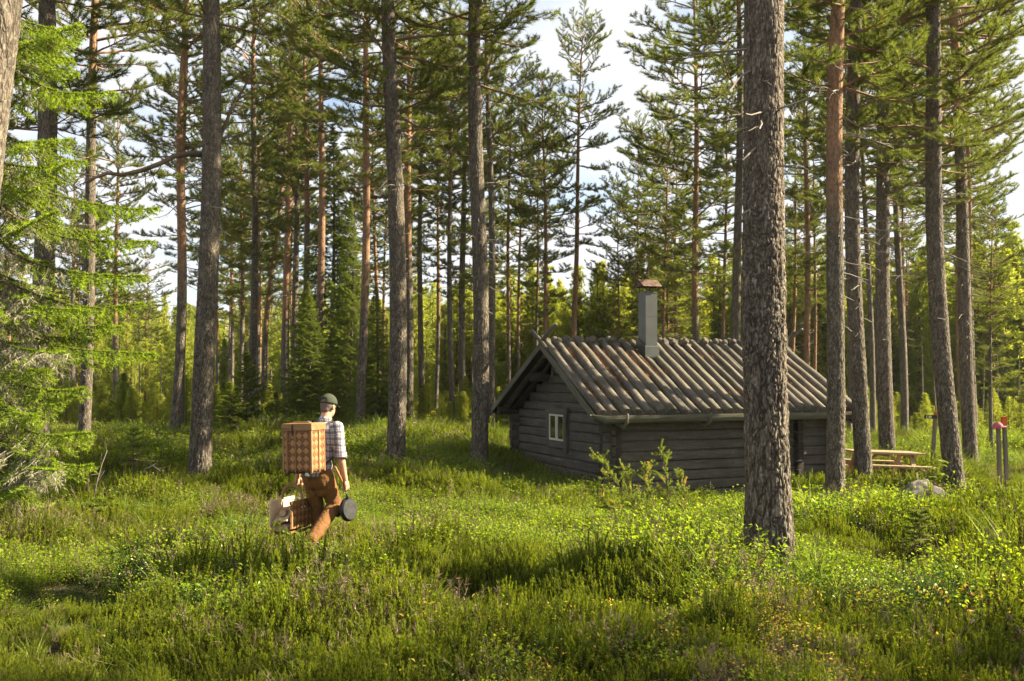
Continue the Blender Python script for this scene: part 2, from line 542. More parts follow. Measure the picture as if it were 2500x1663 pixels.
def join_np(parts):
    """parts: (verts, tris, rnd, material index)"""
    V, F, A, I = [], [], [], []; b = 0
    for v, f, r, m in parts:
        if len(v) == 0: continue
        V.append(v); F.append(f + b); b += len(v)
        A.append(r if hasattr(r, '__len__') else np.full(len(v), float(r)))
        I.append(m if hasattr(m, '__len__') else np.full(len(f), m))
    return np.concatenate(V), np.concatenate(F), np.concatenate(A), np.concatenate(I)

def unit(a): return np.array(a, float) / (np.linalg.norm(a) + 1e-9)

def curve(p, d, ln, n, sag=0.0, lift=0.0, wig=.12, r=None):
    """a wandering polyline that sags, then lifts at its tip"""
    pts = [np.array(p, float)]; d = unit(d)
    for i in range(n):
        t = (i + .5) / n
        d = unit(d + np.array([r.gauss(0, wig), r.gauss(0, wig), r.gauss(0, wig * .6) - sag / n * (1 - t) * 2 + lift / n * t * 2]))
        pts.append(pts[-1] + d * ln / n)
    return pts

def along(pts, t):
    k = min(int(t * (len(pts) - 1)), len(pts) - 2); f = t * (len(pts) - 1) - k
    return pts[k] * (1 - f) + pts[k + 1] * f, unit(pts[k + 1] - pts[k])

def pine_crown(name, seed, H=20., hb=9., Rm=2.2, K=12, bl=.13, bw=.015, dens=1., step=.42, per=(3, 4), dead=(3., 9.), ndead=26, mats=None, young=False, gap=.2, nb=4):
    r = random.Random(seed); g = np.random.default_rng(seed)
    mb = MB(seed); TP, TD, TR = [], [], []
    z = hb
    while z < H - .25:
        t = (z - hb) / (H - hb)
        if young: prof = (1 - t) ** .75 * (.35 + .65 * min(1, t * 5 + .3))
        else: prof = (.62 + .55 * t / .45) if t < .45 else math.sqrt(max(0, 1 - ((t - .45) / .6) ** 2)) * 1.15
        if r.random() > gap:
            k = r.randint(*per); a0 = r.uniform(0, 6.28)
            pad = r.uniform(-.3, .3)
            for j in range(k):
                az = a0 + j * 6.283 / k + r.uniform(-.5, .5)
                ln = max(.3, Rm * prof * r.uniform(.55, 1.2))
                el = R((r.uniform(-12, 22) if not young else r.uniform(5, 30)) + 42 * t * t)
                d = (math.cos(az) * math.cos(el), math.sin(az) * math.cos(el), math.sin(el))
                pts = curve((0, 0, z + r.uniform(-.12, .12)), d, ln, 6, .25 if not young else .0, .55, .13, r)
                rb = .008 + .013 * ln
                mb.tube(pts, [rb * (1 - i / 6.6) for i in range(7)], nb, 0, False)
                ns = max(3, int(ln / .165 * dens))
                for q in range(ns):
                    s = .27 + .73 * (q + r.random()) / ns
                    s = min(s, .99)
                    p, dd = along(pts, s)
                    sd = unit(np.cross(dd, (0, 0, 1))) * (1 if q % 2 else -1)
                    an = R(r.uniform(25, 70))
                    dt = unit(dd * math.cos(an) + sd * math.sin(an) + np.array([0, 0, r.uniform(-.1, .45)]))
                    tl = (.16 + .42 * ln * (1.15 - s) * .6) * r.uniform(.6, 1.3)
                    tp = curve(p, dt, tl, 3, .05, .35, .16, r)
                    mb.tube(tp, [rb * .35, rb * .28, rb * .2, .003], 3, 0, False)
                    rr = r.random()
                    nt_ = max(2, int(tl / .07))
                    for u in range(nt_):
                        su = .25 + .75 * (u + 1) / nt_
                        pp, pd = along(tp, min(su, .999))
                        TP.append(pp); TD.append(pd + np.array([0, 0, .35])); TR.append(.45 * rr + .55 * r.random() * (0.5 + .5 * t))
                pp, pd = along(pts, .999)
                for u in range(3):
                    TP.append(pp - pd * .07 * u); TD.append(pd + np.array([0, 0, .3])); TR.append(r.random())
        z += step * r.uniform(.6, 1.25) * (1.15 - .45 * t)
    for u in range(5):
        TP.append(np.array([0, 0, H - .1 * u])); TD.append(np.array([0, 0, 1.])); TR.append(.6)
    for i in range(ndead):      # bare dead snags under the live crown
        zd = r.uniform(*dead); az = r.uniform(0, 6.28); f = (zd - dead[0]) / (dead[1] - dead[0] + .01)
        ln = (.2 + 1.0 * f * r.random()) * Rm / 2.2
        d = (math.cos(az), math.sin(az), r.uniform(-.35, .25))
        pts = curve((0, 0, zd), d, ln, 5, .3, .2, .2, r)
        mb.tube(pts, [.006 + .012 * ln * (1 - q / 5.5) for q in range(6)], nb, 2, False)
        for q in range(int(ln * 4)):
            p, dd = along(pts, r.uniform(.3, .95))
            tp = curve(p, unit(dd + np.array([r.gauss(0, .6), r.gauss(0, .6), r.gauss(0, .4)])), ln * .35, 3, .2, 0, .25, r)
            mb.tube(tp, [.006, .005, .004, .002], 3, 2, False)
    v, f, m = mb.tris()
    bv, bf, br = blades(np.array(TP), np.array(TD), np.array(TR), K, bl, bw, g)
    V, F, A, I = join_np([(v, f, 0., m), (bv, bf, br, 1)])
    return mesh_np(name, V, F, mats or [M['twig_orange'], M['needle'], M['twig_grey']], I, False, {'rnd': A})

def spruce_limb(mb, S, pts, ln, r, rb, wd=.42, hang=.5, nstep=.09, lich=0.0, inner=.15):
    """flat spray with hanging side twigs on a spruce limb"""
    TP, TD, TR, LP, LD = S
    mb.tube(pts, [rb * (1 - i / (len(pts) + .3)) for i in range(len(pts))], 4, 0, False)
    n = max(3, int(ln / nstep))
    for q in range(n):
        s = inner + (1 - inner) * (q + .5) / n
        p, dd = along(pts, min(s, .995))
        for side in (-1, 1):
            sd = unit(np.cross(dd, (0, 0, 1))) * side
            an = R(r.uniform(45, 70))
            tl = wd * min(1, (1.08 - s) * 2.4, s * 2.2 + .15) * r.uniform(.65, 1.2)
            if lich and s < (.55 if lich < 1 else 1.1) and r.random() < lich:
                tp = curve(p, unit(dd * .4 + sd + np.array([0, 0, -.3])), tl * 1.1, 3, .6, 0, .3, r)
                mb.tube(tp, [.005, .004, .003, .002], 3, 2, False)
                for u in range(int(tl / .035)):
                    pp, pd = along(tp, r.random() * .99)
                    LP.append(pp); LD.append(np.array([r.gauss(0, .5), r.gauss(0, .5), -1.]))
                if r.random() < (.6 if lich < 1 else .93): continue
            dt = unit(dd * math.cos(an) + sd * math.sin(an) + np.array([0, 0, -hang * r.uniform(.4, 1.1)]))
            tp = curve(p, dt, tl, 3, hang * .5, .25, .07, r)
            mb.tube(tp, [.006, .005, .004, .002], 3, 0, False)
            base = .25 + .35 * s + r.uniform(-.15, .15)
            for u in range(max(3, int(tl / .035))):
                su = (u + .5) / max(3, int(tl / .035))
                pp, pd = along(tp, su * .999)
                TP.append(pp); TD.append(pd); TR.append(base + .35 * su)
    for u in range(int(ln / .03)):
        s = .45 + .55 * r.random()
        pp, pd = along(pts, min(s, .999)); TP.append(pp); TD.append(pd); TR.append(.5 + .4 * s)

def spruce_mesh(name, mb, S, K, bl, bw, mats, seed, lK=5):
    g = np.random.default_rng(seed)
    TP, TD, TR, LP, LD = S
    v, f, m = mb.tris()
    parts = [(v, f, 0., m)]
    bv, bf, br = blades(np.array(TP), np.array(TD), np.clip(np.array(TR), 0, 1), K, bl, bw, g, (35, 75), .6)
    parts.append((bv, bf, br, 1))
    if LP:
        lv, lf, lr = blades(np.array(LP), np.array(LD), g.random(len(LP)), lK, .07, .008, g, (0, 60), .2)
        parts.append((lv, lf, lr, 3))
    V, F, A, I = join_np(parts)
    return mesh_np(name, V, F, mats, I, False, {'rnd': A})

def spruce_crown(name, seed, H, Rm, hb=.3, step=.22, K=4, bl=.07, bw=.02, per=5, hang=.6, mats=None, nstep=.16, wd=.5):
    r = random.Random(seed); mb = MB(seed); S = ([], [], [], [], [])
    z = hb
    while z < H - .1:
        t = (z - hb) / (H - hb)
        for j in range(per):
            az = j * 6.283 / per + r.uniform(-.6, .6)
            ln = max(.12, Rm * (1 - t) ** .85 * r.uniform(.75, 1.12))
            el = R(-14 + 50 * t + r.uniform(-8, 8))
            pts = curve((0, 0, z), (math.cos(az) * math.cos(el), math.sin(az) * math.cos(el), math.sin(el)), ln, 5, .35, .45, .06, r)
            spruce_limb(mb, S, pts, ln, r, .008 + .01 * ln, wd * min(1, ln * .7), hang, nstep)
        z += step * r.uniform(.7, 1.2) * (1 - .35 * t)
    for u in range(8): S[0].append(np.array([0, 0, H - .05 * u])); S[1].append(np.array([0, 0, 1.])); S[2].append(.8)
    return spruce_mesh(name, mb, S, K, bl, bw, mats or [M['twig'], M['needle_spruce'], M['twig_grey']], seed)

# ------------------------------------------------------------ trunks
def trunk_mesh(name, H, d, seed, ns=20, nz=60, amp=0.0, orange=.4, bow=0.0, flare=.3, mat=None, freq=13, sway=.05):
    """tapered pine stem; amp = depth of the bark plates in metres"""
    t = np.linspace(0, 1, nz)
    z = -.35 + (H + .35) * (t ** 1.35 if amp else t ** 1.15)
    a = np.linspace(0, 2 * np.pi, ns, endpoint=False)
    Z, A = np.meshgrid(z, a, indexing='ij')
    h = np.clip(Z / H, 0, 1)
    rad = d / 2 * (1 - h ** 1.9 * .93) * 1.0
    rg = 1 + .45 * np.sin(A * 3 + seed) + .3 * np.sin(A * 5 + seed * 2)
    rad = rad * (1 + flare * np.exp(-np.clip(Z, 0, 99) / .32) * rg + .07 * np.exp(-np.clip(Z, 0, 99) / 1.6))
    X, Yy = np.cos(A), np.sin(A)
    rad = rad * (1 + .05 * (vnoise(X * 1.3 + seed, Yy * 1.3, Z * .7, seed) - .5))
    crack = np.zeros_like(rad)
    if amp:
        px, py, pz = X * d / 2 * freq + seed, Yy * d / 2 * freq, Z * freq * (.21 + .18 * sstep(1.5, 5, Z))
        wx = vnoise(px * 1.3, py * 1.3, pz * 1.6, 3) - .5; wy = vnoise(px * 1.3, py * 1.3, pz * 2.2, 7) - .5
        f1, f2, cid = worley(px + wx * 1.4, py + wy * 1.4, pz + wx * 1.2, seed)
        e = sstep(.01, .20, f2 - f1)
        fade = (1 - .75 * sstep(orange * H, orange * H + 3, Z)) * (1 - .4 * sstep(2, 5, Z))
        fl = vnoise(px * 4, py * 4, pz * 10, 5) - .5
        rad = rad + amp * fade * (e * (.6 + .6 * cid) - .6 + fl * .55 + (vnoise(px * .5, py * .5, pz * 1.2, 8) - .5) * .8)
        crack = (1 - e) * fade
    else:
        rad = rad * (1 + .05 * (vnoise(X * 5 + seed, Yy * 5, Z * 6, 2) - .5))
    sx_ = bow * np.sin(np.clip(Z / 10, 0, 1) * np.pi) + sway * np.sin(Z * .45 + seed); sy_ = sway * np.sin(Z * .37 + seed * 1.7)
    sx_ = sx_ - sway * math.sin(seed) ; sy_ = sy_ - sway * math.sin(seed * 1.7)
    v = np.stack([X * rad + sx_, Yy * rad + sy_, Z], -1).reshape(-1, 3)
    i = np.arange(nz - 1)[:, None] * ns; j = np.arange(ns)[None, :]; j2 = (j + 1) % ns
    f = np.stack([i + j, i + j2, i + ns + j2, i + ns + j], -1).reshape(-1, 4)
    up = sstep(orange - .12, orange + .2, h).ravel()
    return mesh_np(name, v, f, [mat or M['bark']], None, True, {'up': up, 'crack': crack.ravel()})

CR = {}
def crowns():
    NM = [M['twig_orange'], M['needle'], M['twig_grey']]
    for i in range(3): CR['tall%d' % i] = pine_crown('crown', 10 + i, 20, 6.9 + .6 * i, 2.6, 20, .12, .0105, 1.25, .42, dead=(3.0, 7.6), ndead=26)
    for i in range(4): CR['mid%d' % i] = pine_crown('crown', 20 + i, 20, 7.0 + i * .8, 2.2, 16, .14, .0145, 1.15, .5, dead=(3, 7.8), ndead=26, nb=3)
    for i in range(2): CR['low%d' % i] = pine_crown('crown', 30 + i, 20, 4.2 + i, 2.2, 16, .14, .0145, 1.1, .5, dead=(1.6, 4.5), ndead=20, nb=3)
    YM = [M['twig'], M['needle_young'], M['twig_grey']]
    for i in range(3): CR['young%d' % i] = pine_crown('crown', 40 + i, 20, 2.5 + i, 3.6, 9, .28, .045, .6, .62, (4, 5), (1, 2.5), 8, YM, True, .05, 3)
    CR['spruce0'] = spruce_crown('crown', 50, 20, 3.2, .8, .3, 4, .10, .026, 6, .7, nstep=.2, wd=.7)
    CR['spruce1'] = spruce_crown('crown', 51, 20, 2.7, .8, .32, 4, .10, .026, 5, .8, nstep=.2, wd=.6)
crowns()

TREES = []
_tc = [0]
def tree(label, xb, yb, xt, yt, wpx, H, Y=None, kind='mid', Rc=2.2, orange=.4, det=0, bow=0.0, cat='pine', group=None, name='pine_tree', flare=.3, mat=None, lift=.28, off=None, rz=None):
    _tc[0] += 1; sd = _tc[0] * 7 + 3
    r = random.Random(sd)
    if off: B = Vector((off[0], off[1], gz(*off))); Y = off[1]; wpx_d = wpx
    else:
        if Y is None: B = on_ground(xb, yb, lift); Y = B.y
        else:
            if 32.9 < Y < 52 and kind != 'spruce' and not group:
                k = 1 + r.uniform(-.04, .26); Y *= k; H = min(24, H * (.25 + .75 * k))
            p = at(xb, yb or 1060, Y); B = Vector((p.x, Y, gz(p.x, Y)))
        wpx_d = wpx * Y / FPX
    q = Quaternion()
    if not off and xt is not None:
        T = at(xt, yt, Y)
        up = (T - B).normalized(); q = Vector((0, 0, 1)).rotation_difference(up)
    root = bpy.data.objects.new(name, None); link(root); root.empty_display_size = .3
    root.location = B; root.rotation_mode = 'QUATERNION'; root.rotation_quaternion = q
    tag(root, label, cat, group)
    ns, nz, amp = {0: (12, 40, 0), 1: (56, 300, .010), 2: (100, 600, .014), 3: (180, 1200, .020)}[det]
    tm = trunk_mesh('trunk', H, wpx_d, sd, ns, nz, amp, orange, bow, flare, mat, 19, .05 if det != 2 else .085)
    obj('trunk', tm, root)
    keys = [k for k in CR if k.startswith(kind)]
    if keys:
        cm = CR[r.choice(keys)]
        c = obj('crown', cm, root); c.scale = (Rc / 2.2, Rc / 2.2, H / 20.)
        c.rotation_euler = (0, 0, r.uniform(0, 6.28) if rz is None else rz)
    TREES.append((B.x, B.y, wpx_d))
    return root

# ------------------------------------------------------------ ground sheet
def build_ground():
    xs = np.concatenate([np.linspace(-400, -42, 24), np.linspace(-40, 40, 321), np.linspace(42, 400, 24)])
    ys = np.concatenate([np.linspace(-60, -1, 12), np.linspace(0, 45, 226), np.linspace(46, 120, 60), np.linspace(125, 800, 50)])
    X, Y = np.meshgrid(xs, ys, indexing='ij')
    Z = ground(X, Y)
    v = np.stack([X, Y, Z], -1).reshape(-1, 3)
    n, m = len(xs), len(ys)
    i = np.arange(n - 1)[:, None] * m; j = np.arange(m - 1)[None]
    f = np.stack([i + j, i + m + j, i + m + j + 1, i + j + 1], -1).reshape(-1, 4)
    mt, t, o = nodes('forest_floor'); g = G(t)
    c = g.n('ShaderNodeTexCoord').outputs['Object']
    a = g.noise(c, 1.3, 5, .6)
    col = g.ramp(a, [(.3, (.045, .06, .015)), (.5, (.06, .05, .025)), (.7, (.10, .075, .045))])
    fine = g.noise(c, 40, 4, .7)
    col = g.mix(g.ramp(fine, [(.45, 0), (.62, .55)]), col, (.16, .11, .07))
    p = g.attr('path')
    litter = g.ramp(g.noise(c, 55, 4, .8), [(.3, (.13, .085, .06)), (.5, (.28, .19, .14)), (.7, (.46, .36, .28))])
    col = g.mix(p, col, litter)
    bog = g.attr('bog')
    col = g.mix(bog, col, g.ramp(g.noise(c, .35, 4), [(.3, (.07, .10, .02)), (.7, (.16, .19, .04))]))
    g.l(g.bsdf(col, .95, g.bump(fine, .8, .04), 0, .1), o.inputs[0])
    path = bare(X, Y).ravel()
    bg_ = sstep(38, 52, Y).ravel()
    me = mesh_np('forest_floor', v, f, [mt], None, True, {'path': path, 'bog': bg_})
    tag(obj('forest_floor', me), 'mossy forest floor sloping gently away between the pines', None, None, 'structure')

def bare(x, y):
    """trodden needle litter round the picnic table and along the track to the right"""
    x = np.asarray(x, float); y = np.asarray(y, float)
    a = 1 - sstep(.75, 1.1, np.hypot((x - 8.6) / 2.2, (y - 23.8) / 2.1) + .35 * (fbm(x * 1.1, y * 1.1, 0, 4) - .5))
    b = (1 - sstep(.55, 1.05, np.abs(y - 21.9 - (x - 9) * .02) / 1.15 + .5 * (fbm(x * 1.2, y * 1.2, 0, 6) - .5))) * sstep(9.0, 9.8, x) * (1 - sstep(17, 20, x))
    return np.clip(a + b, 0, 1)
build_ground()

# ------------------------------------------------------------ shrub clumps
def clump_bilberry(seed, R0=.24, H0=.31, n=36, mat='leaf', ln=.027, wd=.018, yel=0.0):
    r = random.Random(seed); g = np.random.default_rng(seed); mb = MB(seed)
    P, D, T, YP, YD = [], [], [], [], []
    for i in range(n):
        a = r.uniform(0, 6.28); q = R0 * math.sqrt(r.random()); h = H0 * r.uniform(.55, 1.1) * (1 - .35 * (q / R0) ** 2)
        p0 = (q * math.cos(a) * .8, q * math.sin(a) * .8, -.03)
        pts = curve(p0, (math.cos(a) * .35 + r.gauss(0, .2), math.sin(a) * .35 + r.gauss(0, .2), 1), h, 4, 0, 0, .12, r)
        mb.tube(pts, [.0028, .0024, .002, .0016, .001], 3, 0, False)
        tone = r.uniform(-.15, .15)
        for k in range(r.randint(10, 15)):
            s = .3 + .7 * k / 14
            p, d = along(pts, min(s, .999)); b = r.uniform(0, 6.28)
            side = np.array([math.cos(b), math.sin(b), r.uniform(.0, .8)])
            p2 = p + unit(side) * r.uniform(.005, .05)
            if r.random() < yel: YP.append(p2); YD.append(side)
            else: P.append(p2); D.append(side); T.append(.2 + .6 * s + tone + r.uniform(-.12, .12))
    v, f, m = mb.tris()
    parts = [(v, f, 0., 0)]
    lv, lf, lr = leaves(np.array(P), np.array(D), np.array(T), ln, wd, g); parts.append((lv, lf, lr, 1))
    mats = [M['stem'], M[mat]]
    if YP:
        lv, lf, lr = leaves(np.array(YP), np.array(YD), g.random(len(YP)), ln * 1.1, wd, g); parts.append((lv, lf, lr, 2)); mats.append(M['yellow_leaf'])
    V, F, A, I = join_np(parts)
    return mesh_np('clump', V, F, mats, I, False, {'rnd': A})

def clump_heather(seed, R0=.2, H0=.27, n=50, mat='heather', K=8, bl=.02, bw=.0052, bare_=.3):
    r = random.Random(seed); g = np.random.default_rng(seed); mb = MB(seed); P, D, T = [], [], []
    for i in range(n):
        a = r.uniform(0, 6.28); q = R0 * math.sqrt(r.random()); h = H0 * r.uniform(.6, 1.15) * (1 - .3 * (q / R0) ** 2)
        pts = curve((q * math.cos(a) * .6, q * math.sin(a) * .6, -.03), (math.cos(a) * .3 * q / R0 + r.gauss(0, .12), math.sin(a) * .3 * q / R0 + r.gauss(0, .12), 1), h, 4, 0, .1, .09, r)
        mb.tube(pts, [.0026, .0022, .0018, .0014, .001], 3, 0, False)
        tone = r.uniform(-.15, .15)
        nn = int(h / .02)
        for k in range(nn):
            s = bare_ + (1 - bare_) * k / nn
            p, d = along(pts, min(s, .999)); P.append(p); D.append(d); T.append(-.1 + 1.0 * s + tone)
    v, f, m = mb.tris()
    bv, bf, br = blades(np.array(P), np.array(D), np.array(T), K, bl, bw, g, (10, 50), .3)
    V, F, A, I = join_np([(v, f, 0., 0), (bv, bf, br, 1)])
    return mesh_np('clump', V, F, [M['stem'], M[mat]], I, False, {'rnd': A})

def clump_twigs(seed):
    r = random.Random(seed); g = np.random.default_rng(seed); P, D, T = [], [], []
    mb = MB(seed)
    for i in range(26):
        a = r.uniform(0, 6.28)
        pts = curve((r.gauss(0, .06), r.gauss(0, .06), -.02), (math.cos(a) * .6, math.sin(a) * .6, .9), r.uniform(.14, .3), 4, .1, .1, .22, r)
        mb.tube(pts, [.003, .0025, .002, .0015, .001], 3, 0, False)
        for k in range(9):
            p, d = along(pts, r.uniform(.35, .99)); P.append(p); D.append(unit(d + np.array([r.gauss(0, .6) for _ in range(3)]))); T.append(r.random())
    v, f, m = mb.tris()
    bv, bf, br = blades(np.array(P), np.array(D), np.array(T), 3, .045, .004, g, (5, 60), .3)
    V, F, A, I = join_np([(v, f, .5, 0), (bv, bf, br, 0)])
    return mesh_np('clump', V, F, [M['dry']], I, False, {'rnd': A})

def clump_grass(seed, n=60, h=.28):
    g = np.random.default_rng(seed)
    a = g.uniform(0, 6.28, n); q = .1 * np.sqrt(g.random(n))
    P = np.stack([q * np.cos(a), q * np.sin(a), np.full(n, -.02)], 1)
    D = np.stack([np.cos(a) * .35 + g.normal(0, .15, n), np.sin(a) * .35 + g.normal(0, .15, n), np.ones(n)], 1); D /= np.linalg.norm(D, axis=1)[:, None]
    l = h * g.uniform(.5, 1.2, n)[:, None]
    S = np.cross(D, g.normal(size=(n, 3))); S /= np.linalg.norm(S, axis=1)[:, None]; S *= .0028
    out = np.stack([np.cos(a), np.sin(a), np.zeros(n)], 1)
    m1 = P + D * l * .55; tp = P + D * l * .9 + out * l * .3
    v = np.stack([P - S, P + S, m1 + S, m1 - S, tp], 1).reshape(-1, 3)
    b = np.arange(n)[:, None] * 5
    f = np.concatenate([b + [0, 1, 2], b + [0, 2, 3], b + [3, 2, 4]], 0)
    return mesh_np('clump', v, f, [M['grass']], None, False, {'rnd': np.repeat(g.random(n), 5)})

def scatter(name, label, cat, meshes, P, idx, rotz, scl, tilt=None):
    col = bpy.data.collections.new(name + '_source')
    for i, me in enumerate(meshes):
        o = bpy.data.objects.new('%s_clump_%02d' % (name, i), me); col.objects.link(o)
    v = np.asarray(P, np.float32)
    me = bpy.data.meshes.new(name); me.vertices.add(len(v)); me.vertices.foreach_set('co', v.ravel())
    a = me.attributes.new('idx', 'INT', 'POINT'); a.data.foreach_set('value', np.asarray(idx, np.int32))
    rot = np.zeros((len(v), 3), np.float32); rot[:, 2] = rotz
    if tilt is not None: rot[:, :2] = tilt
    a = me.attributes.new('rot', 'FLOAT_VECTOR', 'POINT'); a.data.foreach_set('vector', rot.ravel())
    a = me.attributes.new('scl', 'FLOAT_VECTOR', 'POINT'); a.data.foreach_set('vector', np.asarray(scl, np.float32).ravel())
    me.update()
    o = obj(name, me)
    tag(o, label, cat, None, 'stuff')
    ng = bpy.data.node_groups.new(name, 'GeometryNodeTree')
    ng.interface.new_socket('Geometry', in_out='INPUT', socket_type='NodeSocketGeometry')
    ng.interface.new_socket('Geometry', in_out='OUTPUT', socket_type='NodeSocketGeometry')
    n = ng.nodes.new; l = ng.links.new
    gi = n('NodeGroupInput'); go = n('NodeGroupOutput'); ip = n('GeometryNodeInstanceOnPoints'); ci = n('GeometryNodeCollectionInfo')
    ci.inputs['Collection'].default_value = col; ci.inputs['Separate Children'].default_value = True; ci.inputs['Reset Children'].default_value = True
    def at_(nm, ty):
        q = n('GeometryNodeInputNamedAttribute'); q.data_type = ty; q.inputs['Name'].default_value = nm; return q.outputs['Attribute']
    e2r = n('FunctionNodeEulerToRotation')
    l(at_('rot', 'FLOAT_VECTOR'), e2r.inputs[0])
    l(gi.outputs[0], ip.inputs['Points']); l(ci.outputs[0], ip.inputs['Instance'])
    ip.inputs['Pick Instance'].default_value = True
    l(at_('idx', 'INT'), ip.inputs['Instance Index']); l(e2r.outputs[0], ip.inputs['Rotation']); l(at_('scl', 'FLOAT_VECTOR'), ip.inputs['Scale'])
    l(ip.outputs[0], go.inputs[0])
    md = o.modifiers.new('scatter', 'NODES'); md.node_group = ng
    return o

def cabin_local(x, y):
    dx, dy = x - CAB_O.x, y - CAB_O.y; c, s = math.cos(CAB_A), math.sin(CAB_A)
    return dx * c + dy * s, -dx * s + dy * c

def build_cover():
    g = np.random.default_rng(77)
    RK = at(2240, 1216, 20.9)
    # candidate spots: even density near, thinner and larger further off
    out = []
    for (y0, y1, dn, sc_) in ((5.2, 11, 46, 1.0), (11, 17, 36, 1.05), (17, 25, 26, 1.2), (25, 38, 17, 1.35), (38, 60, 4, 1.8)):
        n = int(dn * (y1 - y0) * ((y0 + y1) * 1.10 + 5))
        y = g.uniform(y0, y1, n); hw = y * .545 + 2.4
        x = g.uniform(-1, 1, n) * hw
        out.append(np.stack([x, y, np.full(n, sc_)], 1))
    q = np.concatenate(out); x, y, s = q.T
    lx, ly = cabin_local(x, y)
    keep = ~((lx > -.12) & (lx < 6.1) & (ly > -.12) & (ly < 5.3))
    keep &= g.random(len(x)) > bare(x, y) * 1.15
    keep &= ~((np.hypot((x - RK.x) / .85, (y - RK.y + .7) / 1.5) < 1) & (g.random(len(x)) < .93))
    for tx, ty, td in TREES: keep &= np.hypot(x - tx, y - ty) > td * .5
    x, y, s = x[keep], y[keep], s[keep]
    z = ground(x, y)
    P = np.stack([x, y, z], 1)
    n = len(x)
    sp = fbm(x * .42, y * .42, 0, 31, 3); sp2 = fbm(x * .9, y * .9, 0, 41, 3); hh = fbm(x * .5, y * .5, 0, 51, 3)
    u = g.random(n)
    lowleft = sstep(0, -1, x)
    heath = (sp + .22 * (g.random(n) - .5) + .03 * lowleft) > .555
    dark = (~heath) & (((x - 3.4) ** 2 / 2.2 + (y - 8.6) ** 2 / 1.4 < 1) & (u < .75) | (sp2 > .53) & (u < .7))  # dark-leaved shrubs, spread wider so their colour stands in for shaded hollows
    dry = (sp2 < .42) & (u < .4) & heath | (u < .05)
    grass = (u > .955) | ((y > 24) & (x > 6) & (u > .55)) | ((y > 20) & (x > -4) & (x < 1.2) & (u > .75)) | (y > 36) & (u > .5)
    yel = (y < 8.8) & (g.random(n) < .3 * sstep(-2, 1.2, x)) | (g.random(n) < .01)
    rot = g.uniform(0, 6.28, n)
    vs_ = s * g.uniform(.7, 1.35, n) * np.clip(-.05 + 2.3 * hh, .5, 2.1)
    vs_ = vs_ * (1 + .35 * np.exp(-((x + 2.05) ** 2 / .9 + (y - 10.25) ** 2 / .35)))
    sc3 = np.stack([vs_ * 1.05, vs_ * 1.05, vs_ * g.uniform(.9, 1.45, n) / np.sqrt(s)], 1)
    tilt = g.normal(0, .13, (n, 2))
    kind = np.where(dry, 3, np.where(grass, 4, np.where(dark, 1, np.where(heath, 2, 0))))
    kind = np.where(yel, 5, kind)
    sets = [
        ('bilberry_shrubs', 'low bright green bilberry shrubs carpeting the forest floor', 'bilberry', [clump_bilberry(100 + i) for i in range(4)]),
        ('lingonberry_shrubs', 'dark glossy low shrubs, their dark leaves partly standing in for shade', 'shrub', [clump_bilberry(110 + i, .22, .2, 34, 'leaf_dark', .024, .016) for i in range(3)]),
        ('heather', 'feathery upright green heather filling the clearing', 'heather', [clump_heather(120 + i) for i in range(4)]),
        ('dry_heather', 'brown dry heather twigs between the green shrubs', 'heather', [clump_twigs(130 + i) for i in range(3)]),
        ('grass_tufts', 'fine grass tufts growing among the shrubs', 'grass', [clump_grass(140 + i) for i in range(3)]),
        ('yellowing_shrubs', 'bilberry shrubs with yellow leaves in the foreground', 'bilberry', [clump_bilberry(150 + i, .16, .24, 18, 'leaf', .026, .017, .45) for i in range(2)]),
    ]
    for k, (nm, lb, ct, ms) in enumerate(sets):
        m = kind == k
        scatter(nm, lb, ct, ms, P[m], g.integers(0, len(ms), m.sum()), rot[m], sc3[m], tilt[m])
    print('cover', n)

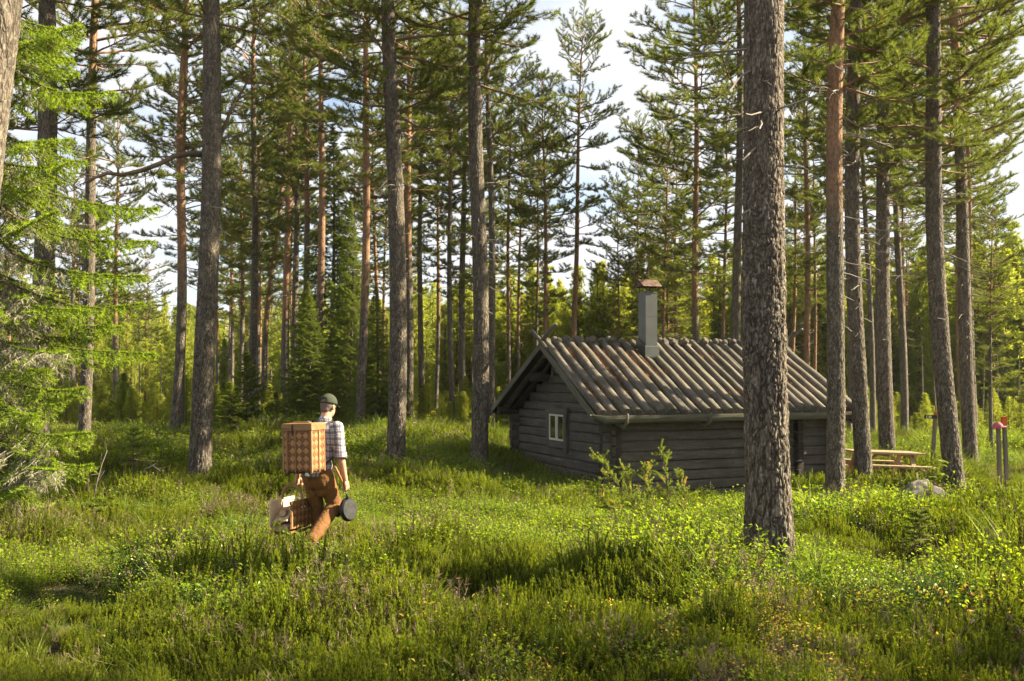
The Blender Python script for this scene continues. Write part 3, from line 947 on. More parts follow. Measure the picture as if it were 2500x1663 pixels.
# ------------------------------------------------------------ trees, near to far (picture points of the stem axis)
def build_trees():
    T = tree
    # --- big near stems
    T('massive rough grey pine trunk in front of the cabin, largest trunk in the picture', 1880, 1362, 1862, 0, 101, 22, 10.0, 'tall', 2.8, .55, 3, flare=.25)
    T('pale sunlit pine trunk cut off by the left edge of the picture', -165, 1500, -42, 0, 114, 20, 7.3, 'none', orange=.8, det=2)
    T('stout dark pine trunk with a long bare limb, left of the man', 488, 1160, 504, 0, 49, 22, None, 'tall', 2.6, .42, 2)
    T('straight dark grey pine trunk, first to the right of the man', 966, 1130, 952, 0, 42, 22, None, 'tall', 2.6, .62, 2)
    T('grey pine trunk just left of the cabin eave, its right side sunlit', 1168, 1122, 1170, 0, 38, 22, None, 'tall', 3.0, .62, 2)
    T('tall pine trunk with orange upper bark in front of the right end of the cabin', 2036, 1222, 2056, 0, 42, 22, None, 'tall', 2.6, .24, 2)
    T('dark grey pine trunk between the cabin end and the picnic table', 2110, 1184, 2090, 0, 38, 22, None, 'tall', 2.4, .62, 2)
    T('leaning pine trunk with a flared foot right of the grey boulder', 2334, 1198, 2274, 0, 43, 21, None, 'tall', 2.4, .55, 2, flare=.35)
    T('thick dark pine trunk rising directly behind the picnic table', 2168, 1100, 2150, 100, 36, 22, 27.5, 'tall', 2.3, .5, 1)
    T('grey pine trunk behind the leaning one near the orange-tipped posts', 2372, 1150, 2353, 677, 32, 20, 27.0, 'tall', 2.2, .5, 1)
    T('slim shaded pine stem close behind the trunk at the left cabin eave', 1201, 1080, 1188, 160, 17, 20, 33, 'mid', 2.0, .6, 1)
    T('big rough pine trunk seen through the bright spruce boughs', 90, 1045, 104, 0, 50, 20, 20.0, 'tall', 2.4, .6, 2, flare=.25)
    T('pale grey pine trunk right of the bright spruce boughs', 204, 1066, 234, 0, 27, 20, 27.0, 'tall', 2.2, .45, 1, flare=.35)
    # --- left part
    T('sunlit leaning pine with salmon upper bark, left of the stout dark trunk', 424, 1074, 456, 0, 24, 20, 32.0, 'mid', 2.3, .22, 1, bow=.15)
    T('shaded slim pine hidden close behind the salmon-barked leaning pine', 441, 1064, 449, 596, 15, 18, 38.0, 'mid', 2.1, .5, 0)
    T('lone slender orange-stemmed pine behind the tips of the spruce boughs', 284, 1052, 290, 316, 13, 15, 41.0, 'mid', 1.9, .25, 0)
    T('short dark pine stem with a thin orange one beside it, far left', 179, 1052, 181, 600, 13, 13, 44.0, 'mid', 1.7, .5, 0)
    T('thread-thin orange pine stem beside the short dark one, far left', 188, 1052, 190, 700, 5, 11, 46.0, 'low', 1.4, .1, 0)
    T('dark thick pine in the row behind the man, second from the stout trunk', 614, 1050, 619, 140, 19, 20, 37.0, 'mid', 2.5, .62, 1)
    T('slim brown pine left of the dark thick one in the back row', 585, 1052, 589, 456, 12, 16, 45, 'mid', 1.9, .35, 0)
    T('thin pine stem nearest to the right side of the stout dark trunk', 563, 1045, 565, 490, 10, 15, 50, 'mid', 1.8, .4, 0)
    T('very thin reddish pine between the stout trunk and the back row', 529, 1038, 531, 560, 8, 14, 54, 'mid', 1.7, .3, 0)
    T('thin orange pine touching the right side of the dark thick one', 630, 1040, 634, 421, 11, 16, 49, 'mid', 1.9, .3, 0)
    T('crooked leaning pine, bent to the right, left of the backpack basket', 647, 1059, 696, 365, 14, 16, 41, 'mid', 1.8, .25, 0, bow=-.25)
    T('tallest straight orange pine directly above the backpack basket', 699, 1050, 713, 35, 18, 21, 37, 'mid', 2.4, .2, 1)
    T('grey sunlit pine stem a step right of the tallest orange pine', 720, 1052, 724, 526, 17, 18, 38, 'mid', 2.1, .55, 0)
    T('dark pine stem half hidden by drooping spruce, left of the cap', 747, 1050, 745, 175, 17, 19, 38, 'mid', 2.2, .4, 0)
    T('reddish pine rising right above the man and his cap', 774, 1050, 783, 105, 19, 20, 35.0, 'mid', 2.4, .22, 1)
    T('bright orange pine between the dark spruces and the dark grey trunk', 879, 1064, 893, 70, 21, 20, 34.0, 'mid', 2.4, .2, 1, flare=.35)
    T('slim pine behind the gap left of the dark grey trunk', 926, 1040, 910, 407, 11, 17, 48, 'mid', 2.0, .35, 0)
    T('brown pine with a sunlit right side, right of the dark grey trunk', 996, 1064, 999, 210, 21, 19, 33.0, 'mid', 2.5, .3, 1)
    T('slim dark pine, second to the right of the dark grey trunk', 1027, 1062, 1031, 350, 14, 17, 39.0, 'mid', 2.1, .6, 0)
    T('dark pine, third to the right of the dark grey trunk', 1104, 1060, 1103, 561, 14, 16, 39, 'mid', 2.1, .6, 0)
    T('dark pine just left of the trunk by the cabin eave', 1131, 1056, 1133, 526, 17, 17, 38, 'mid', 2.3, .6, 0)
    # --- behind the cabin
    T('very slim pine, leftmost of the pair above the cabin gable', 1311, 1000, 1312, 407, 8, 15.5, 46, 'mid', 1.7, .4, 0)
    T('reddish pine, right one of the pair above the cabin gable', 1334, 1000, 1326, 393, 12, 16.5, 44, 'mid', 2.0, .15, 0)
    T('tall leaning red-barked pine standing alone against the sky', 1388, 1000, 1415, 238, 14, 18.5, 42, 'mid', 2.0, .08, 0)
    T('slender dark young pine left of the chimney, against the sky', 1507, 1000, 1508, 393, 6, 14.5, 54, 'low', 1.9, .3, 0)
    T('slim red-brown pine directly behind the chimney', 1558, 1000, 1558, 252, 7, 17.5, 54, 'low', 1.8, .1, 0)
    T('thin brown pine a little right of the chimney', 1650, 1000, 1651, 450, 10, 15.5, 48, 'low', 2.3, .3, 0)
    T('very thin pine stem between chimney and the orange pine', 1634, 1000, 1634, 620, 6, 12.5, 54, 'low', 1.8, .3, 0)
    T('broad crowned orange-lit pine behind the middle of the roof', 1702, 1000, 1700, 112, 17, 20.5, 38, 'low', 3.1, .2, 1)
    T('dark pine trunk just left of the massive one, behind the roof', 1800, 1040, 1806, 0, 22, 21, 34, 'mid', 3.0, .7, 1)
    T('small thin spruce pole behind the roof, left of the massive trunk', 1752, 1000, 1755, 645, 5, 11, 58, 'spruce', 1.0, .9, 0, cat='spruce', name='spruce_tree')
    T('orange sunlit pine stem just right of the massive trunk', 1972, 1040, 1966, 470, 16, 18, 39, 'mid', 2.3, .1, 0)
    T('thinner orange pine beside the sunlit one, right of the massive trunk', 1988, 1040, 1986, 510, 9, 16, 46, 'mid', 1.9, .1, 0)
    T('slim dark stem seen past the right corner of the roof', 2074, 1090, 2074, 700, 11, 16, 37, 'mid', 2.0, .7, 0)
    T('shaded pine stem right behind the grey trunk at the cabin end', 2132, 1095, 2117, 598, 14, 18, 35, 'mid', 2.2, .7, 0)
    T('dark pine stem above the right end of the picnic table', 2209, 1100, 2193, 462, 18, 18, 33, 'mid', 2.2, .45, 0)
    T('thin orange pine close beside the stem above the picnic table', 2214, 1070, 2207, 446, 8, 16, 46, 'mid', 1.9, .1, 0)
    T('tall red-barked pine between the leaning trunk and the grey one behind', 2349, 1060, 2340, 223, 19, 20, 36, 'low', 2.9, .08, 0)
    T('slim brown pine right behind the grey trunk near the posts', 2382, 1100, 2364, 478, 15, 17, 36, 'mid', 2.2, .3, 0)
    T('young thin pine with bare side twigs behind the pink hat', 2422, 1120, 2420, 840, 9, 8, 31, 'low', 1.2, .5, 0)
    # --- dark spruces behind the man
    sp = [M['bark_spruce']]
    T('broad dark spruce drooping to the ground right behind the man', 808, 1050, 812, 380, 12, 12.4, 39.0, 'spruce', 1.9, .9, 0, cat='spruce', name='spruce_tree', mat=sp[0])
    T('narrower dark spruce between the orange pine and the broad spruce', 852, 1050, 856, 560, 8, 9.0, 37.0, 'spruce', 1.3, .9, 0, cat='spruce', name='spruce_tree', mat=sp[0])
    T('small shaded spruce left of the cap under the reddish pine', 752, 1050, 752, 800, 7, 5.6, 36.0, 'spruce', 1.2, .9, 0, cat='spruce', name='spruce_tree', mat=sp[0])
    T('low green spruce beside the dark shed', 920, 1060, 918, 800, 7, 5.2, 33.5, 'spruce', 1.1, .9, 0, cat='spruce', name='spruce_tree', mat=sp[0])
    # --- the crowded stems further off, nobody could tell them apart
    g = random.Random(5); lab = 'slender pine in the crowd of similar pines standing behind the clearing'
    n = 0; used = []
    while n < 24:
        px = g.uniform(-60, 2560); Y = g.uniform(46, 82)
        if 1345 < px < 1590 and Y < 200: 
            if g.random() < .92: continue
        if px > 2405: continue
        if any(abs(px - u) < 11 for u in used): continue
        H = g.uniform(13, 19.5)
        if 1240 < px < 1600: H = g.uniform(9, 12)
        if px > 2000: H = g.uniform(10, 15)
        used.append(px); n += 1
        T(lab, px, 1060, px + g.uniform(-10, 14), 400, FPX / Y * g.uniform(.13, .22), H, Y, g.choice(['mid', 'mid', 'low']), g.uniform(1.6, 2.2), g.choice([.1, .2, .35]), 0, group='crowded pines behind the clearing')
    for (px, Y, H) in ((1062, 47, 19), (1158, 52, 20), (1238, 45, 17.5), (1266, 56, 19), (1622, 50, 17), (1766, 46, 18), (690, 52, 20), (960, 55, 21)):
        T(lab, px, 1060, px + 8, 400, FPX / Y * .19, H, Y, 'mid', 2.2, .25, 0, group='crowded pines behind the clearing')
    # --- pale bare saplings on the bog
    for k in range(46):
        px = g.choice([g.uniform(100, 560), g.uniform(560, 1250), g.uniform(2150, 2500)]); Y = g.uniform(42, 62)
        T('thin pale sapling stem standing on the bright bog behind the clearing', px, 1060, px + g.uniform(-14, 14), 840, FPX / Y * g.uniform(.05, .08), g.uniform(4, 7), Y, 'none', 1, .9, 0, cat='sapling', name='sapling', group='pale saplings on the bog', mat=M['bark_pale'], flare=.1)
    # --- trees standing to the right of the picture: they shade the clearing
    for (x, y, rc) in ((23, 9.9, 1.4), (19, 5.6, 2.2), (29, 3.5, 3.0), (43, 22.3, 1.8), (37, 9, 2.0)):
        T('pine standing beyond the right edge of the clearing', None, None, None, None, .38, g.uniform(18, 23), kind='mid', Rc=rc, off=(x, y), orange=.4, group='pines beyond the right edge', det=0)
    for (x, y) in ((-13, 10), (-15, 19)):
        T('pine standing beyond the left edge of the clearing', None, None, None, None, .36, 20, kind='mid', Rc=2.3, off=(x, y), orange=.4, group='pines beyond the left edge', det=0)
build_trees()

def limb(root_xy_px, pts_px, Y, r0, r1, name, tree_root):
    """a big dead limb drawn through picture points at the depth of its tree"""
    mb = MB(3)
    P = [tree_root.matrix_basis.inverted() @ at(px, py, Y + dy) for px, py, dy in pts_px]
    n = len(P)
    mb.tube(P, [r0 + (r1 - r0) * i / (n - 1) for i in range(n)], 8, 0, wob=.12)
    r = random.Random(9)
    for k in range(16):
        p, d = along([np.array(q) for q in P], r.uniform(.35, .98))
        tp = curve(p, unit(d + np.array([r.gauss(0, .7), r.gauss(0, .7), r.gauss(0, .5)])), r.uniform(.25, .7), 4, .1, 0, .25, r)
        mb.tube(tp, [.012, .01, .007, .005, .002], 4, 0)
    mb.build(name, M['twig'], tree_root)
_tr = {o['label']: o for o in sc.objects if 'label' in o.keys()}
_t3 = next(o for k, o in _tr.items() if k.startswith('stout dark pine trunk with'))
limb(None, [(497, 379, 0), (462, 376, -.1), (425, 382, -.25), (395, 398, -.4), (350, 415, -.6), (300, 427, -.8), (262, 423, -1.0), (232, 434, -1.1), (214, 446, -1.2)], _t3.location.y, .055, .022, 'limb', _t3)
limb(None, [(521, 372, 0), (534, 340, .1), (552, 300, .2), (566, 262, .3), (588, 228, .45), (606, 196, .6), (618, 160, .7), (612, 128, .8)], _t3.location.y, .04, .012, 'limb', _t3)

# ------------------------------------------------------------ far wood (one mass)
def far_tree(seed, kind):
    r = random.Random(seed); g = np.random.default_rng(seed); mb = MB(seed); TP, TD, TR = [], [], []
    H = 10.
    mb.tube([(0, 0, -1), (0, 0, H * .5), (0, 0, H)], [.11, .08, .02], 5, 0)
    z = {'pine': 2.2, 'spruce': .6, 'birch': 2.5}[kind]; z0 = z
    while z < H:
        t = (z - z0) / (H - z0)
        R_ = {'pine': 1.5 * (1 - t) ** .6 * (.5 + min(.5, t * 2)), 'spruce': 1.35 * (1 - t) ** .9, 'birch': 1.5 * math.sin(math.pi * min(1, t * .9 + .12)) ** .7}[kind]
        for j in range(6 if kind != 'birch' else 9):
            az = r.uniform(0, 6.28); ln = max(.15, R_ * r.uniform(.6, 1.2)); el = {'pine': .35, 'spruce': -.15, 'birch': .7}[kind] + .5 * t
            d = np.array([math.cos(az) * math.cos(el), math.sin(az) * math.cos(el), math.sin(el)])
            base = r.random()
            n = max(3, int(ln / .13))
            for k in range(n):
                s = .25 + .75 * (k + r.random()) / n
                TP.append(np.array([0, 0, z]) + d * ln * s + np.array([r.gauss(0, .13), r.gauss(0, .13), r.gauss(0, .09)])); TD.append(d + np.array([r.gauss(0, .4), r.gauss(0, .4), .4])); TR.append(.3 * base + .7 * r.random())
        z += {'pine': .42, 'spruce': .28, 'birch': .42}[kind] * r.uniform(.7, 1.2)
    TP.append(np.array([0, 0, H])); TD.append(np.array([0, 0, 1.])); TR.append(.7)
    v, f, m = mb.tris()
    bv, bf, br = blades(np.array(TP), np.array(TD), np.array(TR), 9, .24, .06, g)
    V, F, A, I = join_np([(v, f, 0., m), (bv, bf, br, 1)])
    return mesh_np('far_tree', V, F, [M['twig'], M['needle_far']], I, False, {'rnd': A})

def build_far():
    g = np.random.default_rng(12)
    ms = [far_tree(200 + i, k) for i, k in enumerate(['pine', 'pine', 'pine', 'spruce', 'spruce', 'birch'])]
    n = 2600
    y = 57 + 120 * g.random(n) ** 1.4; x = g.uniform(-1, 1, n) * (y * .56 + 8)
    n2 = 1500
    y2 = g.uniform(175, 430, n2); x2 = g.uniform(-1, 1, n2) * (y2 * .56 + 8)
    x = np.concatenate([x, x2]); y = np.concatenate([y, y2])
    gap = fbm(x * .05, y * .05, 0, 3, 2)
    keep = ~((y < 72) & (gap < .45)); x, y = x[keep], y[keep]
    h = g.uniform(.5, 1.15, len(x)) * (.75 + .5 * fbm(x * .04, y * .04, 0, 8, 2)) * (1 + .35 * (y > 90))
    P = np.stack([x, y, ground(x, y)], 1)
    idx = g.choice(6, len(x), p=[.27, .25, .24, .07, .05, .12])
    sc3 = np.stack([h * g.uniform(.8, 1.3, len(x)), h * g.uniform(.8, 1.3, len(x)), h], 1)
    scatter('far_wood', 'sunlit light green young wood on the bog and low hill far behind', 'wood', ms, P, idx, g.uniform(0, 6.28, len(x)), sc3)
    # low scrub along the far edge of the clearing
    n = 900
    y = g.uniform(39, 58, n); x = g.uniform(-1, 1, n) * (y * .56 + 3)
    P = np.stack([x, y, ground(x, y)], 1); h = g.uniform(.08, .26, n)
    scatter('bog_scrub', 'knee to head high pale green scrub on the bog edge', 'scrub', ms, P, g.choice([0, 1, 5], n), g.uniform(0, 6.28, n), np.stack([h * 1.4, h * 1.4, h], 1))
build_far()

# ------------------------------------------------------------ bright spruce boughs on the left
def build_bright_spruce():
    Yt = 12.6; xt = -7.0 * 1.0
    base = Vector((at(-75, 1000, Yt).x, Yt, 0)); base.z = gz(base.x, base.y)
    root = empty('spruce_tree', base)
    tag(root, 'spruce with drooping bright yellow-green boughs and grey lichen at the left edge', 'spruce')
    obj('trunk', trunk_mesh('trunk', 15, .30, 91, 40, 160, .005, 2, 0, .3, M['bark_spruce']), root)
    r = random.Random(17); mb = MB(7); S = ([], [], [], [], [])
    tips = [(205, 60, -.6), (190, 175, .4), (295, 231, -.3), (170, 340, -.9), (386, 505, -.1), (210, 392, .3), (384, 588, .3), (150, 520, -1.1), (354, 668, -.4), (350, 742, .2), (220, 760, -.9),
            (378, 862, -.2), (215, 830, .5), (204, 944, -.9), (226, 1058, -1.2), (236, 1135, -.6), (120, 640, .8), (110, 900, -1.3), (160, 985, .5), (300, 800, .6), (140, 1130, -1.6), (90, 1010, -1.8), (90, 250, .9), (130, 440, .9), (60, 1190, -2.0), (260, 560, .9)]
    tips += [(r.uniform(40, 190), r.uniform(20, 600), r.uniform(-1.6, 1.2)) for _ in range(12)]
    n0 = len(tips)
    tips += [(r.uniform(20, 165), r.uniform(700, 1190), r.uniform(-1.9, -.2)) for _ in range(9)]
    for ti, (px, py, dy) in enumerate(tips):
        tip = at(px, py, Yt + dy) - base
        ln = math.hypot(tip.x, tip.y) * 1.08
        z0 = tip.z + ln * r.uniform(.18, .34)
        st = np.array([0, 0, z0]); tv = np.array(tip)
        k = 8; pts = []
        for i in range(k + 1):
            t = i / k
            p = st * (1 - t) + tv * t
            p[2] += -.10 * ln * math.sin(math.pi * t) * (1 if t > .2 else .5) + .05 * math.sin(t * 9 + px) * ln * .15
            p[0] += .03 * math.sin(t * 7 + py); p[1] += .04 * math.sin(t * 6 + px)
            pts.append(p)
        spruce_limb(mb, S, pts, ln, r, .02, .42, .6, .07, lich=1.0 if ti >= n0 else (.8 if py > 250 else .3))
    z = .5
    while z < 13:     # the rest of the crown, mostly outside the picture
        for j in range(3):
            az = r.uniform(1.2, 5.6); ln = 2.3 * (1 - z / 15) * r.uniform(.7, 1.1)
            pts = curve((0, 0, z), (math.cos(az), math.sin(az), -.15), ln, 5, .3, .4, .06, r)
            spruce_limb(mb, S, pts, ln, r, .018, .36, .55, .12, lich=.6)
        z += .5
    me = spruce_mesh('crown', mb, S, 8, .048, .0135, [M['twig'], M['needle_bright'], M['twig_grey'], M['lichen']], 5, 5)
    obj('crown', me, root)
build_bright_spruce()

def small_spruce(label, loc, H, Rm, mats, seed, per=6, step=.12, lean=0):
    root = empty('young_spruce', loc); tag(root, label, 'spruce')
    root.rotation_euler = (0, lean, 0)
    mb = MB(1); mb.tube([(0, 0, -.1), (0, 0, H * .5), (0, 0, H)], [.016, .01, .003], 6, 0)
    mb.build('trunk', M['twig'], root)
    c = spruce_crown('crown', seed, H, Rm, .12, step, 6, .032, .009, per, .25, mats, .075, .3)
    obj('crown', c, root)
BM = [M['twig'], M['needle_bright'], M['twig_grey']]
p = on_ground(325, 1185); small_spruce('young bright green spruce in the shrubs below the spruce boughs', p, 1.15, .85, BM, 61, 7, .13)
p = on_ground(250, 1290); small_spruce('low yellow-green spruce seedling beside the pale dead stick', p, .5, .38, BM, 62, 6, .1)
p = on_ground(2246, 1388); small_spruce('small dark spruce sapling in the sunny shrubs below the boulder', p, .74, .42, [M['twig'], M['needle_spruce'], M['twig_grey']], 63, 6, .085)
p = on_ground(640, 1110); small_spruce('small spruce seedling left of the backpack basket', p, .55, .5, BM, 64, 6, .12)
p = on_ground(1735, 1235); small_spruce('tiny spruce seedling left of the massive trunk by the cabin wall', p, .5, .2, BM, 65, 5, .1)

def young_pine(label, px, Y, H, Rc):
    p = at(px, 1060, Y); root = empty('young_pine', (p.x, Y, gz(p.x, Y))); tag(root, label, 'pine')
    mb = MB(1); mb.tube([(0, 0, -.3), (.05, 0, H * .5), (0, 0, H)], [.04, .03, .008], 6, 0); mb.build('trunk', M['twig'], root)
    c = obj('crown', CR['young0'], root); c.scale = (Rc / 3.2, Rc / 3.2, H / 20); c.location.z = -.1 * H
for k, (lb, px, Y, H, Rc) in enumerate((('bushy young pine behind the clearing, left of the crooked pine', 600, 36, 3.6, 1.4), ('low pale young pine left of the thick dark pine in the back row', 560, 35, 2.4, 1.2),
        ('small bushy pine at the foot of the orange-stemmed lone pine', 300, 44, 3.4, 1.3), ('young pine right of the crooked pine at the clearing edge', 672, 38, 2.2, .9), ('light green young pine left of the cabin gable', 1205, 42, 4.2, 1.4))):
    young_pine(lb, px, Y, H, Rc)

# ------------------------------------------------------------ juniper, rowan, sticks
def build_juniper():
    p = on_ground(1640, 1330); Y = p.y
    root = empty('juniper_bush', p); tag(root, 'yellow-green juniper bush with bare crooked stems in front of the cabin wall', 'juniper')
    r = random.Random(4); g = np.random.default_rng(4); mb = MB(4); TP, TD, TR = [], [], []
    stems = [[(1655, 1330, 0), (1642, 1270, 0), (1630, 1215, .05), (1628, 1170, .05), (1619, 1130, .1), (1612, 1098, .1)],
             [(1640, 1325, .1), (1612, 1268, .15), (1595, 1225, .2), (1580, 1185, .25), (1572, 1150, .3), (1585, 1128, .3)],
             [(1620, 1320, .1), (1560, 1262, 0), (1528, 1215, -.1), (1500, 1172, -.1), (1475, 1135, -.1), (1452, 1110, -.1)],
             [(1620, 1320, .2), (1565, 1250, .3), (1540, 1205, .3), (1532, 1170, .3), (1522, 1140, .3)],
             [(1650, 1325, -.1), (1665, 1270, -.1), (1672, 1225, 0), (1668, 1190, 0), (1664, 1152, 0)],
             [(1610, 1320, -.2), (1540, 1290, -.3), (1505, 1240, -.3), (1490, 1200, -.3)],
             [(1600, 1320, .3), (1520, 1275, .2), (1480, 1235, .1), (1470, 1215, .1)]]
    for si, st in enumerate(stems):
        pts = [np.array(at(a, b, Y + c) - p) for a, b, c in st]
        mb.tube(pts, [.012 * (1 - i / (len(pts) + .4)) for i in range(len(pts))], 6, 0, wob=.15)
        for k in range(44):
            s = .25 + .74 * r.random()
            q, d = along(pts, s)
            dt = unit(d * .7 + np.array([r.gauss(0, .65), r.gauss(0, .65), r.gauss(.1, .4)]))
            tl = r.uniform(.08, .26) * (1.25 - s * .55)
            tp = curve(q, dt, tl, 3, .05, .3, .2, r)
            mb.tube(tp, [.004, .003, .002, .001], 3, 0)
            tone = r.uniform(0, .45) + (.45 if r.random() < .22 * (1.3 - s) else 0)
            for u in range(int(tl / .011)):
                pp, pd = along(tp, .15 + .84 * r.random()); TP.append(pp); TD.append(pd); TR.append(tone + .35 * r.random() * s)
    v, f, m = mb.tris()
    me = mesh_np('stems', v, f, [M['twig']], None, True); obj('stems', me, root)
    bv, bf, br = blades(np.array(TP), np.array(TD), np.array(TR), 8, .026, .006, g, (30, 75), .4)
    obj('foliage', mesh_np('foliage', bv, bf, [M['juniper']], None, False, {'rnd': br}), root)
build_juniper()

def build_rowan(label, px, py, toppy, seed):
    p = on_ground(px, py, .05); root = empty('rowan_sapling', p); tag(root, label, 'rowan')
    H = (at(px, toppy, p.y) - p).z
    r = random.Random(seed); g = np.random.default_rng(seed); mb = MB(seed); P, D, T = [], [], []
    st = curve((0, 0, 0), (0.05, 0, 1), H, 6, 0, 0, .05, r); mb.tube(st, [.008 - .001 * i for i in range(7)], 5, 0)
    for k in range(11):
        s = .35 + .64 * k / 11; q, d = along(st, s); az = r.uniform(0, 6.28)
        rc = curve(q, (math.cos(az), math.sin(az), .35), r.uniform(.16, .26), 5, .5, 0, .05, r)
        mb.tube(rc, [.003, .0025, .002, .0015, .001, .001], 3, 0)
        tone = r.random()
        for u in range(6):
            for sd in (-1, 1):
                a, b = along(rc, .2 + .78 * u / 6); sv = unit(np.cross(b, (0, 0, 1))) * sd
                P.append(a); D.append(unit(sv + b * .4)); T.append(tone * .7 + .3 * r.random())
        a, b = along(rc, .99); P.append(a); D.append(b); T.append(tone)
    mb.build('stem', M['twig'], root)
    lv, lf, lr = leaves(np.array(P), np.array(D), np.array(T), .062, .02, g)
    obj('leaves', mesh_np('leaves', lv, lf, [M['rowan']], None, False, {'rnd': lr}), root)
build_rowan('rowan sapling with bright yellow-green leaves in front of the boulder', 2268, 1290, 1108, 3)
build_rowan('thin rowan seedling left of the cabin corner in the shrubs', 1375, 1215, 1165, 4)

def stick(label, pts, r0, mat='twig_grey', twigs=5):
    P = [Vector(q) for q in pts]; root = P[0]
    mb = MB(8); r = random.Random(8)
    Q = [np.array(q - root) for q in P]
    mb.tube(Q, [r0 * (1 - .7 * i / len(Q)) for i in range(len(Q))], 6, 0, wob=.15)
    for k in range(twigs):
        a, b = along(Q, r.uniform(.2, .95)); tp = curve(a, unit(b + np.array([r.gauss(0, .8), r.gauss(0, .8), r.gauss(0, .8)])), r.uniform(.08, .25), 3, 0, 0, .25, r)
        mb.tube(tp, [r0 * .4, r0 * .3, r0 * .2, .001], 4, 0)
    o = mb.build('dead_branch', M[mat]); o.location = root
    tag(o, label, 'branch')
b0 = on_ground(226, 1225, .15); Yb = b0.y
stick('pale dead stick standing slanted in the shrubs at left', [at(226, 1225, Yb), at(238, 1172, Yb), at(250, 1130, Yb + .1), at(262, 1100, Yb + .1)], .009)
stick('pale bent dead branch lying across the shrubs at left', [at(325, 1158, Yb + .3), at(350, 1146, Yb + .3), at(372, 1136, Yb + .2), at(392, 1150, Yb + .1)], .006)
Yc = on_ground(2230, 1450, .1).y
stick('crooked bare twig sticking out of the shrubs below the dark sapling', [at(2228, 1468, Yc), at(2230, 1440, Yc), at(2262, 1416, Yc + .1), at(2300, 1425, Yc + .1), at(2345, 1412, Yc + .2)], .008, 'twig')
Yd = on_ground(990, 1460, .1).y
stick('thin dark twig arching over the heather in the foreground', [at(985, 1472, Yd), at(992, 1440, Yd), at(1012, 1420, Yd), at(1034, 1402, Yd + .1)], .006, 'twig', 2)

# ------------------------------------------------------------ the log cabin
M['log'] = woodmat('weathered_tarred_log', [(.040, .034, .028), (.088, .076, .063), (.165, .145, .122)], moss=.35)
M['log_end'] = woodmat('dark_log_end', [(.018, .014, .011), (.035, .027, .022), (.06, .05, .04)])
M['roof_log'] = woodmat('weathered_roof_log', [(.042, .037, .030), (.105, .092, .073), (.235, .208, .17)], moss=.45)
M['board'] = woodmat('grey_green_board', [(.055, .052, .04), (.11, .102, .075), (.19, .178, .135)])
M['deck'] = simple('dark_roof_boards', (.03, .024, .019), .9, .3, 4)
M['white_paint'] = simple('aged_cream_paint', (.55, .52, .42), .6, .12, 20)
M['pine_board'] = woodmat('fresh_pine_board', [(.19, .135, .075), (.28, .21, .125), (.38, .305, .20)], rough=.6, bump=.15)
M['zinc'] = simple('grey_sheet_metal', (.085, .092, .088), .42, .16, 3, metal=.35, spec=.5, bump=.06)
def rustmat():
    m, t, o = nodes('rusty_sheet'); g = G(t)
    c = g.n('ShaderNodeTexCoord').outputs['Object']
    k = g.ramp(g.noise(c, 11, 5, .65), [(.32, (.04, .026, .02)), (.5, (.085, .046, .031)), (.66, (.15, .105, .08))])
    g.l(g.bsdf(k, .75, g.bump(g.noise(c, 60, 3), .2, .004), .1, .3), o.inputs[0]); return m
M['rust'] = rustmat()
def glassmat():
    m, t, o = nodes('old_window_glass'); g = G(t)
    c = g.n('ShaderNodeTexCoord').outputs['Object']
    g.l(g.bsdf((.012, .013, .011), .04, g.bump(g.noise(c, 3, 2), .06, .01), 0, 1.0), o.inputs[0]); return m
M['glass'] = glassmat()
def littermat():
    m, t, o = nodes('needle_litter'); g = G(t)
    c = g.n('ShaderNodeTexCoord').outputs['Object']
    k = g.ramp(g.noise(c, 45, 5, .75), [(.3, (.09, .04, .02)), (.5, (.22, .105, .05)), (.7, (.36, .20, .10))])
    g.l(g.bsdf(k, .95, g.bump(g.noise(c, 70, 3), .8, .02), 0, .1), o.inputs[0]); return m
M['litter'] = littermat()

def hewn(mb, a, b, w, h, mat=0, seg=8, wob=.05, round_=.55):
    """a squared log with rounded edges and slightly uneven height"""
    a = Vector(a); b = Vector(b); d = (b - a).normalized(); sd = d.cross(Vector((0, 0, 1))).normalized(); up = Vector((0, 0, 1))
    prof = [(-.5, -.3), (-.46, -.5 + .1), (-.3, -.5), (.3, -.5), (.46, -.4), (.5, -.3), (.5, .3), (.46, .4), (.3, .5), (-.3, .5), (-.46, .4), (-.5, .3)]
    n = len(prof); st = len(mb.v); o = mb._off(); r = mb.rng
    ln = (b - a).length; ph = r.uniform(0, 6)
    hs = [h * (1 + wob * math.sin(ph + i * 1.1) + r.uniform(-wob, wob) * .4) for i in range(seg + 1)]
    for i in range(seg + 1):
        p = a.lerp(b, i / seg); dx = r.uniform(-.006, .006)
        for u, v in prof: s = p + sd * (u * w + dx) + up * (v * hs[i]); mb.v.append(tuple(s))
    acc = [0]
    for i in range(n):
        u0, v0 = prof[i]; u1, v1 = prof[(i + 1) % n]; acc.append(acc[-1] + math.hypot((u1 - u0) * w, (v1 - v0) * h))
    for i in range(seg):
        for k in range(n):
            k2 = (k + 1) % n
            mb.f.append((st + i * n + k, st + i * n + k2, st + (i + 1) * n + k2, st + (i + 1) * n + k)); mb.m.append(mat); mb.sm.append(False)
            y0, y1 = ln * i / seg, ln * (i + 1) / seg
            mb.uv += [(o[0] + acc[k], o[1] + y0), (o[0] + acc[k + 1], o[1] + y0), (o[0] + acc[k + 1], o[1] + y1), (o[0] + acc[k], o[1] + y1)]
    for base, rev in ((st, 1), (st + seg * n, 0)):
        idx = [base + k for k in range(n)]
        if rev: idx.reverse()
        mb.f.append(tuple(idx)); mb.m.append(mat + 1 if mat == 0 else mat); mb.sm.append(False)
        mb.uv += [(o[0] + prof[k - base][0] * w, o[1] + prof[k - base][1] * h) for k in idx]

